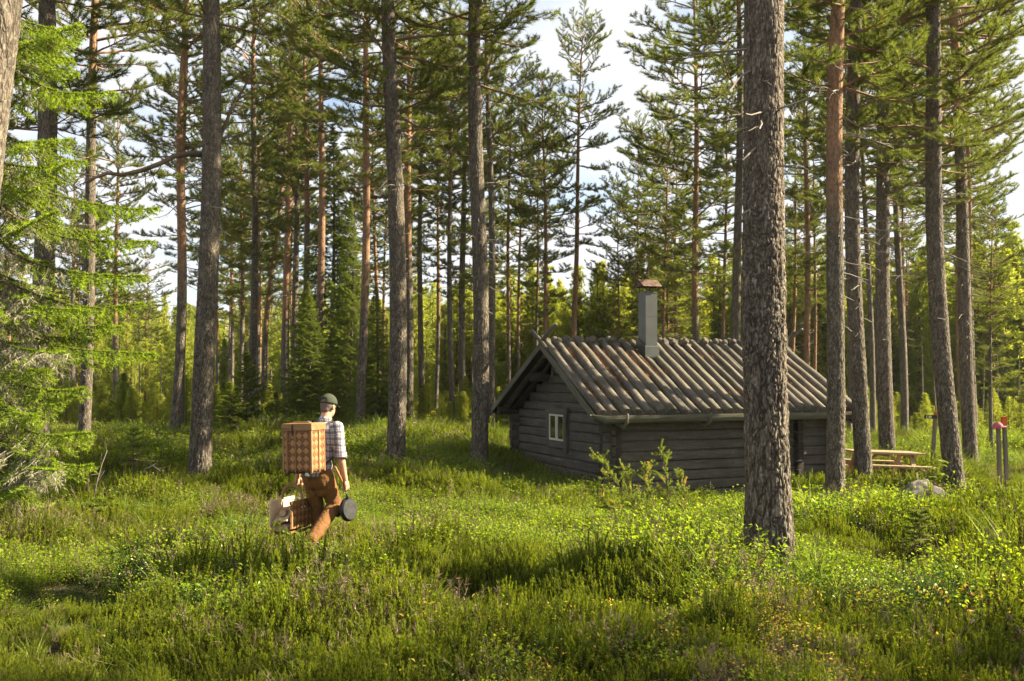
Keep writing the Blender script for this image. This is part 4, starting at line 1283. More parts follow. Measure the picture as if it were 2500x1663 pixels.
def build_cabin():
    root = empty('log_cabin', CAB_O, CAB_A)
    tag(root, 'low dark timbered log cabin with a round-log roof and tall sheet-metal chimney', 'cabin')
    LX, LY, ZB = 5.75, 5.15, -.62
    YR, ZR, S1, S2 = 2.3, 2.68, .57, .505
    XA, XB = -.565, 6.02
    def under(y): return ZR - (YR - y) * S1 if y < YR else ZR - (y - YR) * S2
    Hc = .212; WM = [M['log'], M['log_end']]
    def wall(name, build):
        mb = MB(hash(name) % 97 + 1 if False else len(name)); build(mb); mb.build(name, WM, root)
    def front(mb):
        for k in range(9):
            z = ZB + Hc * (k + .5)
            hewn(mb, (-.19 + mb.rng.uniform(-.03, .02), .07, z), (LX + .2, .07, z), .14, Hc * .97)
    def back(mb):
        for k in range(9):
            z = ZB + Hc * (k + .5)
            if z < under(LY) - .05: hewn(mb, (-.19 + mb.rng.uniform(-.03, .02), LY - .07, z), (LX + .2, LY - .07, z), .15, Hc * .97)
    def gable(x):
        def f(mb):
            k = 0
            while True:
                z = ZB + Hc * (k - .0) + .02; k += 1
                zt = z + Hc / 2
                if zt > ZR - .12: break
                ya, yb = -.19, LY + .2
                if zt > 1.28:
                    ya = max(.0, YR - (ZR - .04 - zt) / S1); yb = min(LY, YR + (ZR - .04 - zt) / S2)
                else: ya += mb.rng.uniform(-.02, .03)
                hewn(mb, (x, ya, z), (x, yb, z), .14, Hc * .97, seg=7)
        return f
    mb = MB(11); front(mb); mb.build('log_wall', WM, root)
    mb = MB(12); back(mb); mb.build('log_wall', WM, root)
    mb = MB(13); gable(.07)(mb); mb.build('log_wall', WM, root)
    mb = MB(14); gable(LX - .07)(mb); mb.build('log_wall', WM, root)
    mb = MB(15)
    for k in range(9): hewn(mb, (4.66, -.16, ZB + Hc * k + .02), (4.66, LY - .2, ZB + Hc * k + .02), .15, Hc * .9, seg=3)
    mb.build('partition_wall', [M['log_end'], M['log_end']], root)
    # purlins and rafters
    mb = MB(16)
    for y, z, rr, x0 in ((YR, 2.5, .1, -.5), (3.25, 2.0, .115, -.42), (1.25, 1.92, .10, -.42), (LY - .07, 1.16, .11, -.53), (.07, 1.28, .09, -.4)):
        mb.tube([(x0, y, z), (2, y, z), (XB - .1, y, z)], rr, 12, 0, wob=.02)
    for x in (-.12, 5.9):
        mb.tube([(x, YR + .05, under(YR + .05) - .12), (x, 5.2, under(5.2) - .10)], .055, 8, 0)
        mb.tube([(x, YR - .05, under(YR - .05) - .12), (x, -.25, under(-.25) - .10)], .055, 8, 0)
    mb.build('roof_beams', [M['log_end']], root)
    # roof: deck, two layers of round logs
    roof = obj('roof', None) if False else None
    mb = MB(17)
    YE, YBk = -.36, 5.37
    for (y0, y1) in ((YE, YR), (YR, YBk)):
        P = []
        for zz in (0, .035):
            for (y, x) in ((y0, XA), (y0, XB), (y1, XA), (y1, XB)): P.append((x, y, under(y) - .02 + zz))
        mb.quadbox(P, 0)
    rf = mb.build('roof', [M['deck']], root)
    def roof_layer(name, side, mats, parent):
        mb = MB(21 if side < 0 else 22); r = mb.rng
        sp = .277; n = int((XB - XA - .1) / sp) + 1
        for k in range(n):
            x = XA + .12 + k * sp
            if side < 0: ye, s = YE + .0, S1
            else: ye, s = YBk, S2
            nrm = Vector((0, -S1 if side < 0 else S2, 1)).normalized()
            for layer in (0, 1):
                rr = (.082 if layer == 0 else .093) * r.uniform(.8, 1.2)
                xx = x + (sp / 2 if layer == 0 else 0) + r.uniform(-.018, .018)
                if xx > XB - .05: continue
                top = (r.uniform(.02, .10) if layer == 0 else r.uniform(.10, .26)) * (1 if side < 0 else .9)
                yt = YR - side * -1 * 0
                d = Vector((0, (YR - ye), ZR - (under(ye)))).normalized()
                a = Vector((xx, ye + r.uniform(-.03, .02) * (1 if side < 0 else -1), under(ye))) + nrm * (.03 if layer == 0 else .105)
                b = Vector((xx + r.uniform(-.03, .03), YR, ZR)) + d * top + nrm * (.03 if layer == 0 else .105)
                if side < 0 and layer == 1 and 1.72 < xx < 2.16:   # cut short below the chimney
                    b = Vector((xx, 1.68, under(1.68))) + nrm * .105
                if side < 0 and layer == 0 and 1.80 < xx < 2.14:
                    b = Vector((xx, 1.70, under(1.70))) + nrm * .03
                m = 9; pts = []; rad = []
                ph = r.uniform(0, 6); bow_ = r.uniform(-.03, .03)
                for i in range(m + 1):
                    t = i / m; p = a.lerp(b, t); p.x += bow_ * math.sin(t * 3.1) + .006 * math.sin(ph + t * 9); pts.append(p)
                    rad.append(rr * (1.12 - .24 * t) * (1 + .05 * math.sin(ph + t * 17) + r.uniform(-.03, .03)))
                pts.append(pts[-1] + d * .05); rad.append(rad[-1] * .55)
                mb.tube(pts, rad, 11, 0, wob=.02)
        mb.build(name, mats, parent)
    roof_layer('roof_logs', -1, [M['roof_log']], rf)
    roof_layer('roof_logs', 1, [M['roof_log']], rf)
    # needle litter lying in the channels
    g = np.random.default_rng(3); r = random.Random(3); P = []; D = []
    for k in range(24):
        x = XA + .12 + k * .277 + .1385
        for q in range(int(330)):
            t = r.random() ** .8
            if fbm(np.array([x * .9]), np.array([t * 3.5]), 0, 3, 2)[0] < .47 + .1 * r.random(): continue
            y = YE + .3 + (YR - .25 - YE - .3) * t
            nrm = Vector((0, -S1, 1)).normalized()
            p = Vector((x + r.gauss(0, .028), y, under(y))) + nrm * (.112 + r.uniform(0, .02))
            P.append(p[:]); D.append((r.gauss(0, .5), r.gauss(0, 1), r.gauss(0, .5)))
    bv, bf, br = blades(np.array(P), np.array(D), g.random(len(P)), 5, .06, .009, g, (0, 80), .5)
    obj('needle_litter', mesh_np('needle_litter', bv, bf, [M['litter']], None, False), rf)
    # bargeboards with crossing horns
    for x in (XA - .025, XB + .025):
        mb = MB(24)
        for (ya, yb, sgn) in ((YE - .04, YR, 1), (YBk + .04, YR, -1)):
            a = Vector((x, ya, under(ya) + .03)); b = Vector((x, yb, under(yb) + .03)); d = (b - a).normalized()
            mb.bar(a, b - d * .0, .035, .13, up=(0, -d.z, d.y) if False else (0, 0, 1))
        mb.build('bargeboard', [M['board']], root)
    for x in (XA - .03, XB + .05):
        mb = MB(25)
        mb.tube([(x + .03, YR + .25, ZR - .02), (x + .03, YR - .18, ZR + .26), (x + .03, YR - .42, ZR + .46)], [.045, .045, .02], 8, 0, wob=.08) if x > 0 else None
        mb.tube([(x + .02, YR - .3, ZR - .05), (x, YR + .1, ZR + .20), (x, YR + .36, ZR + .33), (x, YR + .50, ZR + .42)], [.05, .045, .04, .02], 8, 0, wob=.08)
        mb.tube([(x + .10, YR + .3, ZR - .03), (x + .09, YR - .10, ZR + .24), (x + .10, YR - .40, ZR + .40), (x + .12, YR - .62, ZR + .50)], [.055, .055, .05, .03], 8, 0, wob=.08)
        mb.build('ridge_horns', [M['board']], root)
    # gutters and hooks
    def gutter(y, z, x0, x1, sgn):
        mb = MB(26); n = 24; k = 9; o = []
        b = len(mb.v)
        for i in range(n + 1):
            t = i / n; x = x0 + (x1 - x0) * t
            e = min(1, min(t, 1 - t) / .035 + .18)
            up = .035 * (1 - e)
            for j in range(k):     # outer half round
                a = math.pi * j / (k - 1)
                mb.v.append((x, y + .10 * math.cos(a) * (.4 + .6 * e), z - .155 * math.sin(a) * e + up))
            for j in range(k):     # inner hollow
                a = math.pi * (k - 1 - j) / (k - 1)
                mb.v.append((x, y + .072 * math.cos(a) * (.4 + .6 * e), z + .004 - .09 * math.sin(a) * e + up))
        K = 2 * k
        for i in range(n):
            for j in range(K):
                j2 = (j + 1) % K
                mb.f.append((b + i * K + j, b + i * K + j2, b + (i + 1) * K + j2, b + (i + 1) * K + j)); mb.m.append(0); mb.sm.append(False)
                L_ = (x1 - x0) / n
                mb.uv += [(j * .035, i * L_), (j * .035 + .035, i * L_), (j * .035 + .035, (i + 1) * L_), (j * .035, (i + 1) * L_)]
        for q in (b, b + n * K):
            mb.f.append(tuple(q + j for j in (range(K) if q > b else reversed(range(K))))); mb.m.append(0); mb.sm.append(False); mb.uv += [(0, 0)] * K
        mb.build('gutter', [M['board']], root)
    gutter(YE - .07, under(YE) + .055, XA - .12, XB + .16, -1)
    gutter(YBk + .07, under(YBk) + .05, XA - .16, XB + .16, 1)
    for x in (.02, 2.0, 3.95, 5.85):
        mb = MB(27)
        z0 = under(YE)
        mb.tube([(x, .1, z0 + .06), (x, -.25, z0 - .10), (x + .02, -.44, z0 - .17), (x + .03, -.58, z0 - .08), (x + .04, -.60, z0 + .10)], [.045, .05, .044, .036, .026], 6, 0, wob=.15)
        mb.build('gutter_hook', [M['board']], root)
    # gable window
    wy0, wy1, wz0, wz1 = 2.2, 3.03, .535, 1.14
    mb = MB(31)
    xo = -.035
    mb.box((xo, (wy0 + wy1) / 2, wz1 + .075), (.07, wy1 - wy0 + .36, .15))
    mb.box((xo - .004, wy0 - .075, (wz0 + wz1) / 2 - .10), (.07, .15, wz1 - wz0 + .30))
    mb.box((xo - .004, wy1 + .075, (wz0 + wz1) / 2 - .06), (.07, .15, wz1 - wz0 + .22))
    mb.box((xo + .004, (wy0 + wy1) / 2, wz0 - .08), (.07, wy1 - wy0, .16))
    wn = mb.build('window', [M['log']], root)
    mid = (wy0 + wy1) / 2
    for a, b in ((wy0, mid - .012), (mid + .012, wy1)):
        mb = MB(32); t = .045; x = -.04
        mb.box((x, (a + b) / 2, wz1 - t / 2), (.035, b - a, t)); mb.box((x, (a + b) / 2, wz0 + t / 2), (.035, b - a, t))
        mb.box((x, a + t / 2, (wz0 + wz1) / 2), (.035, t, wz1 - wz0 - 2 * t)); mb.box((x, b - t / 2, (wz0 + wz1) / 2), (.035, t, wz1 - wz0 - 2 * t))
        mb.build('sash', [M['white_paint']], wn)
        mb = MB(33); mb.box((-.032, (a + b) / 2, (wz0 + wz1) / 2), (.008, b - a - 2 * t + .004, wz1 - wz0 - 2 * t + .004)); mb.build('pane', [M['glass']], wn)
    mb = MB(34); mb.box((-.03, mid, (wz0 + wz1) / 2), (.02, .02, wz1 - wz0)); mb.build('mullion', [M['white_paint']], wn)
    mb = MB(35); mb.box((-.025, 2.87, 2.19), (.04, .085, .34)); mb.build('vent_board', [M['board']], root)
    # chimney
    x0, x1, y0, y1 = 1.82, 2.125, 1.75, 2.09
    mb = MB(41)
    cx_, cy_ = (x0 + x1) / 2, (y0 + y1) / 2
    mb.box((cx_, cy_, 3.13), (x1 - x0, y1 - y0, 1.66))
    mb.box((cx_, cy_, 3.955), (x1 - x0 + .012, y1 - y0 + .012, .03))
    mb.box((cx_, cy_, 3.40), (x1 - x0 + .006, y1 - y0 + .006, .012))
    ch = mb.build('chimney', [M['zinc']], rf)
    mb = MB(42)
    P = []
    for zz in (0, .25):
        for yy in (y0 - .03, y1 + .03):
            for xx in (x0 - .03, x1 + .03):
                P.append((xx, yy, under(yy if yy < YR else YR) + .1 + zz - (.12 if zz else 0) * 0))
    mb.quadbox(P); mb.build('flashing', [M['zinc']], ch)
    cz = 4.09
    mb = MB(43)
    xa, xb, ya, yb = cx_ - .25, cx_ + .25, cy_ - .24, cy_ + .24
    for sgn, ye in ((-1, ya), (1, yb)):
        mb.sheet([(xa, cy_, cz + .175), (xb, cy_, cz + .175), (xb, ye, cz), (xa, ye, cz)], .006, (0, sgn * .17, .24))
    mb.sheet([(xa + .012, ya + .01, cz + .002), (xa + .012, yb - .01, cz + .002), (xa + .012, cy_, cz + .168)], .004, (1, 0, 0))
    mb.sheet([(xb - .016, ya + .01, cz + .002), (xb - .016, yb - .01, cz + .002), (xb - .016, cy_, cz + .168)], .004, (1, 0, 0))
    mb.build('chimney_cap', [M['rust']], ch)
    for xx in (x0 + .02, x1 - .02):
        for yy in (y0 + .02, y1 - .02):
            mb = MB(44); mb.tube([(xx, yy, 3.95), (xx, yy, 4.17)], .008, 6, 0); mb.build('cap_rod', [M['deck']], ch)
build_cabin()

def build_shed():
    p = at(942, 1062, 35.5); b = Vector((p.x, 35.5, gz(p.x, 35.5)))
    root = empty('shed', b, R(8)); tag(root, 'small dark brown shed half hidden behind the dark grey trunk', 'shed')
    mb = MB(51)
    for k in range(9):
        mb.box((-.48 + k * .12, -.5, .72), (.112, .03, 1.5)); mb.box((-.55, -.43 + k * .12, .72), (.03, .112, 1.5)); mb.box((.55, -.43 + k * .12, .72), (.03, .112, 1.5))
    mb.box((0, .55, .72), (1.1, .03, 1.5)); mb.build('plank_wall', [M['log_end']], root)
    mb = MB(52)
    P = []
    for zz in (0, .06):
        for yy, z in ((-.75, 1.62), (.75, 1.50)):
            for xx in (-.78, .78): P.append((xx, yy, z + zz - (.1 if xx < 0 else 0)))
    mb.quadbox(P); mb.build('roof', [M['deck']], root)
build_shed()

# ------------------------------------------------------------ picnic table
def build_table():
    near_right = at(2262, 1108, 23.0)
    a = Vector((.993, .12, -.045)).normalized(); up = Vector((.045, 0, 1)).normalized(); b = up.cross(a).normalized(); up = a.cross(b)
    Lt = 1.72; W = .74
    o = near_right - a * (Lt / 2) + b * (W / 2) - up * .72
    root = bpy.data.objects.new('picnic_table', None); link(root)
    root.matrix_world = Matrix.Translation(o) @ Matrix((a, b, up)).transposed().to_4x4()
    tag(root, 'new pale wooden picnic table with attached benches beyond the cabin', 'table')
    wm = [M['pine_board']]
    mb = MB(61)
    for k in range(5): mb.box((0, -W / 2 + .07 + k * .15, .70), (Lt, .138, .042))
    mb.build('tabletop', wm, root)
    for s in (-1, 1):
        mb = MB(62)
        for k in range(2): mb.box((-.0 + .0, s * (.66 + k * .135), .43), (Lt, .125, .042))
        mb.build('bench_seat', wm, root)
    for x in (-.55, .55):
        for s in (-1, 1):
            mb = MB(63); mb.bar((x, s * .24, .672), (x, s * .64, -.04), .045, .10, up=(1, 0, 0)) ; mb.build('leg', wm, root)
        mb = MB(64); mb.box((x + .046, 0, .365), (.045, 1.56, .095)); mb.build('crossbeam', wm, root)
        mb = MB(65); mb.box((x + .046, 0, .642), (.045, .70, .07)); mb.build('crossbeam', wm, root)
        mb = MB(66); mb.bar((x + .1 * (-1 if x > 0 else 1), 0, .40), (x + .42 * (-1 if x > 0 else 1), 0, .66), .05, .07, up=(0, 1, 0)); mb.build('brace', wm, root)
    mb = MB(67); mb.box((0, 0, .645), (.045, .70, .07)); mb.build('crossbeam', wm, root)
build_table()
def build_bench():
    o = at(2062, 1150, 25.2); o.z = gz(o.x, 25.2)
    root = empty('bench', o, R(6)); tag(root, 'pale low plank bench seen between the cabin end and the dark trunk', 'bench')
    mb = MB(68); mb.box((0, 0, .44), (1.5, .3, .05)); mb.build('seat', [M['pine_board']], root)
    for x in (-.6, .6):
        mb = MB(69); mb.box((x, 0, .205), (.06, .26, .42)); mb.build('leg', [M['pine_board']], root)
    o2 = at(2148, 1158, 24.6); o2.z = gz(o2.x, 24.6)
    mb = MB(70)
    for x in (-.55, .55): mb.box((x, 0, .07), (.05, .8, .14))
    for y in (-.42, .42): mb.box((0, y, .07), (1.14, .045, .14))
    f = mb.build('plank_frame', [M['pine_board']]); f.location = o2; tag(f, 'low square frame of pale planks standing behind the picnic table', 'frame')
build_bench()

def build_rock(label, px, py, wpx, hz, seed, Y=None):
    p = on_ground(px, py, .03) if Y is None else None
    if p is None: q = at(px, 1000, Y); p = Vector((q.x, Y, gz(q.x, Y)))
    Wd = wpx * p.y / FPX
    n, m = 48, 24; th = np.linspace(0, 2 * np.pi, n, endpoint=False); ph = np.linspace(0, np.pi * .5, m)
    T, Pp = np.meshgrid(th, ph, indexing='ij')
    X, Yy, Z = np.cos(T) * np.cos(Pp), np.sin(T) * np.cos(Pp), np.sin(Pp)
    f = 1 + .5 * (fbm(X * 1.6 + seed, Yy * 1.6, Z * 1.6, seed, 3) - .5) + .12 * (fbm(X * 7 + seed, Yy * 7, Z * 7, seed, 3) - .5)
    sk = 1 + .25 * X
    v = np.stack([X * f * Wd / 2, Yy * f * Wd / 2 * .7, (Z * f * sk) ** 1 * hz - .06], -1).reshape(-1, 3)
    i = np.arange(n)[:, None] * m; i2 = (np.arange(n)[:, None] + 1) % n * m; j = np.arange(m - 1)[None]
    F = np.stack([i + j, i2 + j, i2 + j + 1, i + j + 1], -1).reshape(-1, 4)
    o = obj('boulder', mesh_np('boulder', v, F, [M['rock']], None, True)); o.location = p; tag(o, label, 'boulder')
def rockmat():
    m, t, o = nodes('lichened_granite'); g = G(t); c = g.n('ShaderNodeTexCoord').outputs['Object']
    k = g.ramp(g.noise(c, 6, 6, .65), [(.35, (.055, .048, .042)), (.5, (.12, .105, .095)), (.68, (.22, .20, .18))])
    k = g.mix(g.ramp(g.noise(g.map(c, loc=(3, 1, 2)), 4, 5, .7), [(.55, 0), (.66, .6)]), k, (.16, .17, .10))
    g.l(g.bsdf(k, .9, g.bump(g.noise(c, 25, 5, .7), .6, .02), 0, .2), o.inputs[0]); return m
M['rock'] = rockmat()
build_rock('large flat grey boulder in front of the picnic table', 2240, 1216, 146, .62, 3, 20.9)
build_rock('small mossy rock right of the leaning pine trunk', 2408, 1172, 52, .16, 5, 23.6)
build_rock('flat low stone behind the orange-tipped post', 2468, 1172, 44, .10, 8, 24.2)

# ------------------------------------------------------------ posts, hat, sign
M['post'] = woodmat('grey_post', [(.07, .06, .05), (.14, .12, .10), (.22, .20, .17)], knots=False)
M['orange_paint'] = simple('orange_paint', (.42, .095, .015), .6, .15, 12)
M['pink'] = simple('pink_cloth', (.42, .12, .16), .85, .2, 25)
M['white'] = simple('white_letter_paint', (.75, .74, .70), .6, .1, 30)
M['black'] = simple('blackened_wood', (.018, .016, .014), .8, .3, 10)
def build_posts():
    Yp = 22.0
    def post(label, px_b, px_t, top_y, orange):
        b = at(px_b, 1190, Yp); t = at(px_t, top_y, Yp); g0 = gz(b.x, Yp)
        root = empty('post', (b.x, Yp, g0)); tag(root, label, 'post')
        H = t.z - g0; dx = t.x - b.x
        mb = MB(71); s = .072; e = H - (.17 if orange else 0)
        mb.bar((0, 0, -.2), (dx * e / H, 0, e), s, s, up=(0, 1, 0)); mb.build('stake', [M['post']], root)
        if orange:
            mb = MB(72); mb.bar((dx * e / H, 0, e), (dx, 0, H), s + .03, s + .012, up=(0, 1, 0)); mb.build('painted_tip', [M['orange_paint']], root)
        return Vector((t.x, Yp, t.z))
    top = post('short grey stake post carrying the pink hat', 2441, 2437, 1040, False)
    post('tall grey stake post with an orange painted tip', 2459, 2451, 1017, True)
    root = empty('cap', top + Vector((-.01, -.02, -.03)), R(20)); root.rotation_euler = (R(-14), R(-14), R(30)); tag(root, 'pink cap hung on top of the short grey post', 'cap')
    mb = MB(73)
    n, m = 20, 8; b = 0
    for i in range(m + 1):
        t_ = math.pi / 2 * i / m
        for k in range(n):
            a = 2 * math.pi * k / n; rr = .105 * math.sin(t_) * (1 + .05 * math.cos(3 * a)); mb.v.append((rr * math.cos(a), rr * 1.12 * math.sin(a), .12 * math.cos(t_)))
    for i in range(m):
        for k in range(n):
            mb.f.append((i * n + k, (i + 1) * n + k, (i + 1) * n + (k + 1) % n, i * n + (k + 1) % n)); mb.m.append(0); mb.sm.append(True); mb.uv += [(0, 0)] * 4
    mb.build('crown', [M['pink']], root)
    mb = MB(74)
    pts = []
    for k in range(11):
        a = math.pi * (-.36 + .72 * k / 10) - math.pi / 2
        pts.append((a,))
    for (a,) in pts:
        mb.v.append((.10 * math.cos(a), .112 * math.sin(a), .004))
        mb.v.append((.115 * math.cos(a) * (1.05), .112 * math.sin(a) - .085 * math.cos((a + math.pi / 2) * 1.25), -.025))
    for k in range(10):
        mb.f.append((2 * k, 2 * k + 1, 2 * k + 3, 2 * k + 2)); mb.m.append(0); mb.sm.append(True); mb.uv += [(0, 0)] * 4
    o = mb.build('brim', [M['pink']], root); sd = o.modifiers.new('s', 'SOLIDIFY'); sd.thickness = .006
    # sign post
    Ys = 25.5
    b = at(2273, 1130, Ys); t = at(2284, 1007, Ys); g0 = gz(b.x, Ys)
    root = empty('sign_post', (b.x, Ys, g0)); tag(root, 'leaning trail post with a small dark lettered board and orange tip', 'sign')
    H = t.z - g0; dx = t.x - b.x
    mb = MB(75); mb.bar((0, 0, -.2), (dx * .93, 0, H * .93), .075, .07, up=(0, 1, 0)); mb.build('stake', [M['post']], root)
    mb = MB(76); mb.bar((dx * .95, 0, H * .95), (dx, 0, H + .02), .06, .06, up=(0, 1, 0)); mb.build('painted_tip', [M['orange_paint']], root)
    zc = at(2272, 1017.5, Ys).z - g0; xc = at(2272, 1017, Ys).x - b.x
    mb = MB(77); mb.box((xc, -.055, zc), (.36, .03, .085)); bd = mb.build('board', [M['black']], root)
    mb = MB(78)
    y = -.073
    for (x, z, dx_, dz) in ((-.135, .0, .014, .05), (-.125, .022, .03, .012), (-.125, -.022, .03, .012), (-.065, 0, .022, .05), (-.025, 0, .022, .05), (.155, -.0, .03, .07)):
        mb.box((xc + x, y, zc + z), (dx_, .004, dz))
    mb.build('lettering', [M['white']], bd)
build_posts()

# ------------------------------------------------------------ the man with his baskets and pan
SK = simple('skin', (.48, .25, .165), .55, .12, 14, spec=.4, bump=.05)
M['hair'] = simple('short_grey_hair', (.13, .10, .08), .9, .3, 60)
M['cap'] = simple('olive_cap_cloth', (.036, .042, .026), .9, .2, 30)
M['trousers'] = simple('rust_brown_canvas', (.15, .068, .021), .9, .25, 2.8, bump=.9, bdist=.035)
M['trouser_patch'] = simple('dark_brown_knee_cloth', (.045, .022, .013), .85, .2, 9)
M['boot'] = simple('brown_boot_leather', (.12, .055, .025), .6, .25, 15)
M['strap'] = simple('dark_leather_strap', (.035, .022, .016), .6, .2, 20)
M['iron'] = simple('black_cast_iron', (.022, .023, .024), .42, .3, 18, metal=.5, spec=.5)
M['iron_worn'] = simple('worn_pan_bottom', (.035, .035, .034), .45, .45, 22, metal=.4, spec=.5)
M['handle_wood'] = woodmat('brown_handle_wood', [(.16, .065, .03), (.27, .12, .055), (.36, .18, .09)], rough=.55, knots=False)
M['firewood'] = woodmat('split_firewood', [(.20, .12, .07), (.38, .26, .16), (.55, .42, .29)], rough=.8, knots=False)
def plaid():
    m, t, o = nodes('checked_shirt_cloth'); g = G(t); c = g.n('ShaderNodeTexCoord').outputs['Object']
    s = g.n('ShaderNodeSeparateXYZ'); g.l(c, s.inputs[0])
    nz = g.math('MULTIPLY', g.math('SUBTRACT', g.noise(c, 9, 2), .5), .05)
    xy = g.math('ADD', g.math('ADD', s.outputs[0], g.math('MULTIPLY', s.outputs[1], .9)), nz); z = g.math('ADD', s.outputs[2], nz)
    def band(v, per, w, ph=0.0):
        f = g.math('FRACT', g.math('ADD', g.math('DIVIDE', v, per), ph)); return g.math('LESS_THAN', f, w)
    col = (.46, .45, .46)
    col = g.mix(g.math('MULTIPLY', band(xy, .068, .42), .62), col, (.06, .065, .10))
    col = g.mix(g.math('MULTIPLY', band(z, .068, .42, .2), .62), col, (.05, .055, .09))
    col = g.mix(g.math('MULTIPLY', band(xy, .068, .10, .35), .6), col, (.16, .06, .05))
    col = g.mix(g.math('MULTIPLY', band(z, .068, .10, .55), .6), col, (.16, .06, .05))
    g.l(g.bsdf(col, .9, g.bump(g.noise(c, 12, 3), .5, .02), 0, .1), o.inputs[0]); return m
M['shirt'] = plaid()
def weave(name, a, b, cell=.056):
    m, t, o = nodes(name); g = G(t); c = g.n('ShaderNodeUVMap').outputs[0]
    r_ = g.map(c, (1, 1, 1), (0, 0, 0), (0, 0, R(45)))
    k = g.n('ShaderNodeTexChecker'); k.inputs['Scale'].default_value = 1 / cell; g.l(r_, k.inputs['Vector'])
    f1 = g.noise(g.map(r_, (60, 6, 1)), 1, 3); f2 = g.noise(g.map(r_, (6, 60, 1)), 1, 3)
    fib = g.mix(k.outputs['Fac'], f1, f2)
    ca = g.ramp(fib, [(.35, tuple(x * .75 for x in a)), (.65, tuple(min(1, x * 1.2) for x in a))])
    cb = g.ramp(fib, [(.35, tuple(x * .75 for x in b)), (.65, tuple(min(1, x * 1.2) for x in b))])
    col = g.mix(k.outputs['Fac'], ca, cb)
    s = g.n('ShaderNodeSeparateXYZ'); g.l(r_, s.inputs[0])
    def edge(v):
        f = g.math('FRACT', g.math('DIVIDE', v, cell)); return g.math('MINIMUM', f, g.math('SUBTRACT', 1.0, f))
    e = g.math('MINIMUM', edge(s.outputs[0]), edge(s.outputs[1]))
    col = g.mix(g.ramp(e, [(.0, .75), (.07, 0)]), col, tuple(x * .25 for x in a))
    g.l(g.bsdf(col, .6, g.bump(g.math('MINIMUM', e, .25), .8, .01), 0, .35), o.inputs[0]); return m
M['weave'] = weave('woven_birch_bark', (.15, .062, .022), (.33, .165, .068))
M['birch_strip'] = woodmat('birch_bark_strip', [(.14, .068, .026), (.235, .13, .055), (.34, .215, .11)], rough=.55, bump=.2, knots=False)
M['pale_bark'] = simple('sunlit_tone_bark', (.62, .47, .30), .7, .12, 10)  # paler bark for the left basket wall: sunlight put into the colour

def smooth_union(mb, name, mats, parent, vox=.009, it=4, fac=.6):
    o = mb.build(name, mats, parent)
    rm = o.modifiers.new('remesh', 'REMESH'); rm.mode = 'VOXEL'; rm.voxel_size = vox; rm.use_smooth_shade = True
    s = o.modifiers.new('smooth', 'SMOOTH'); s.iterations = it; s.factor = fac
    return o

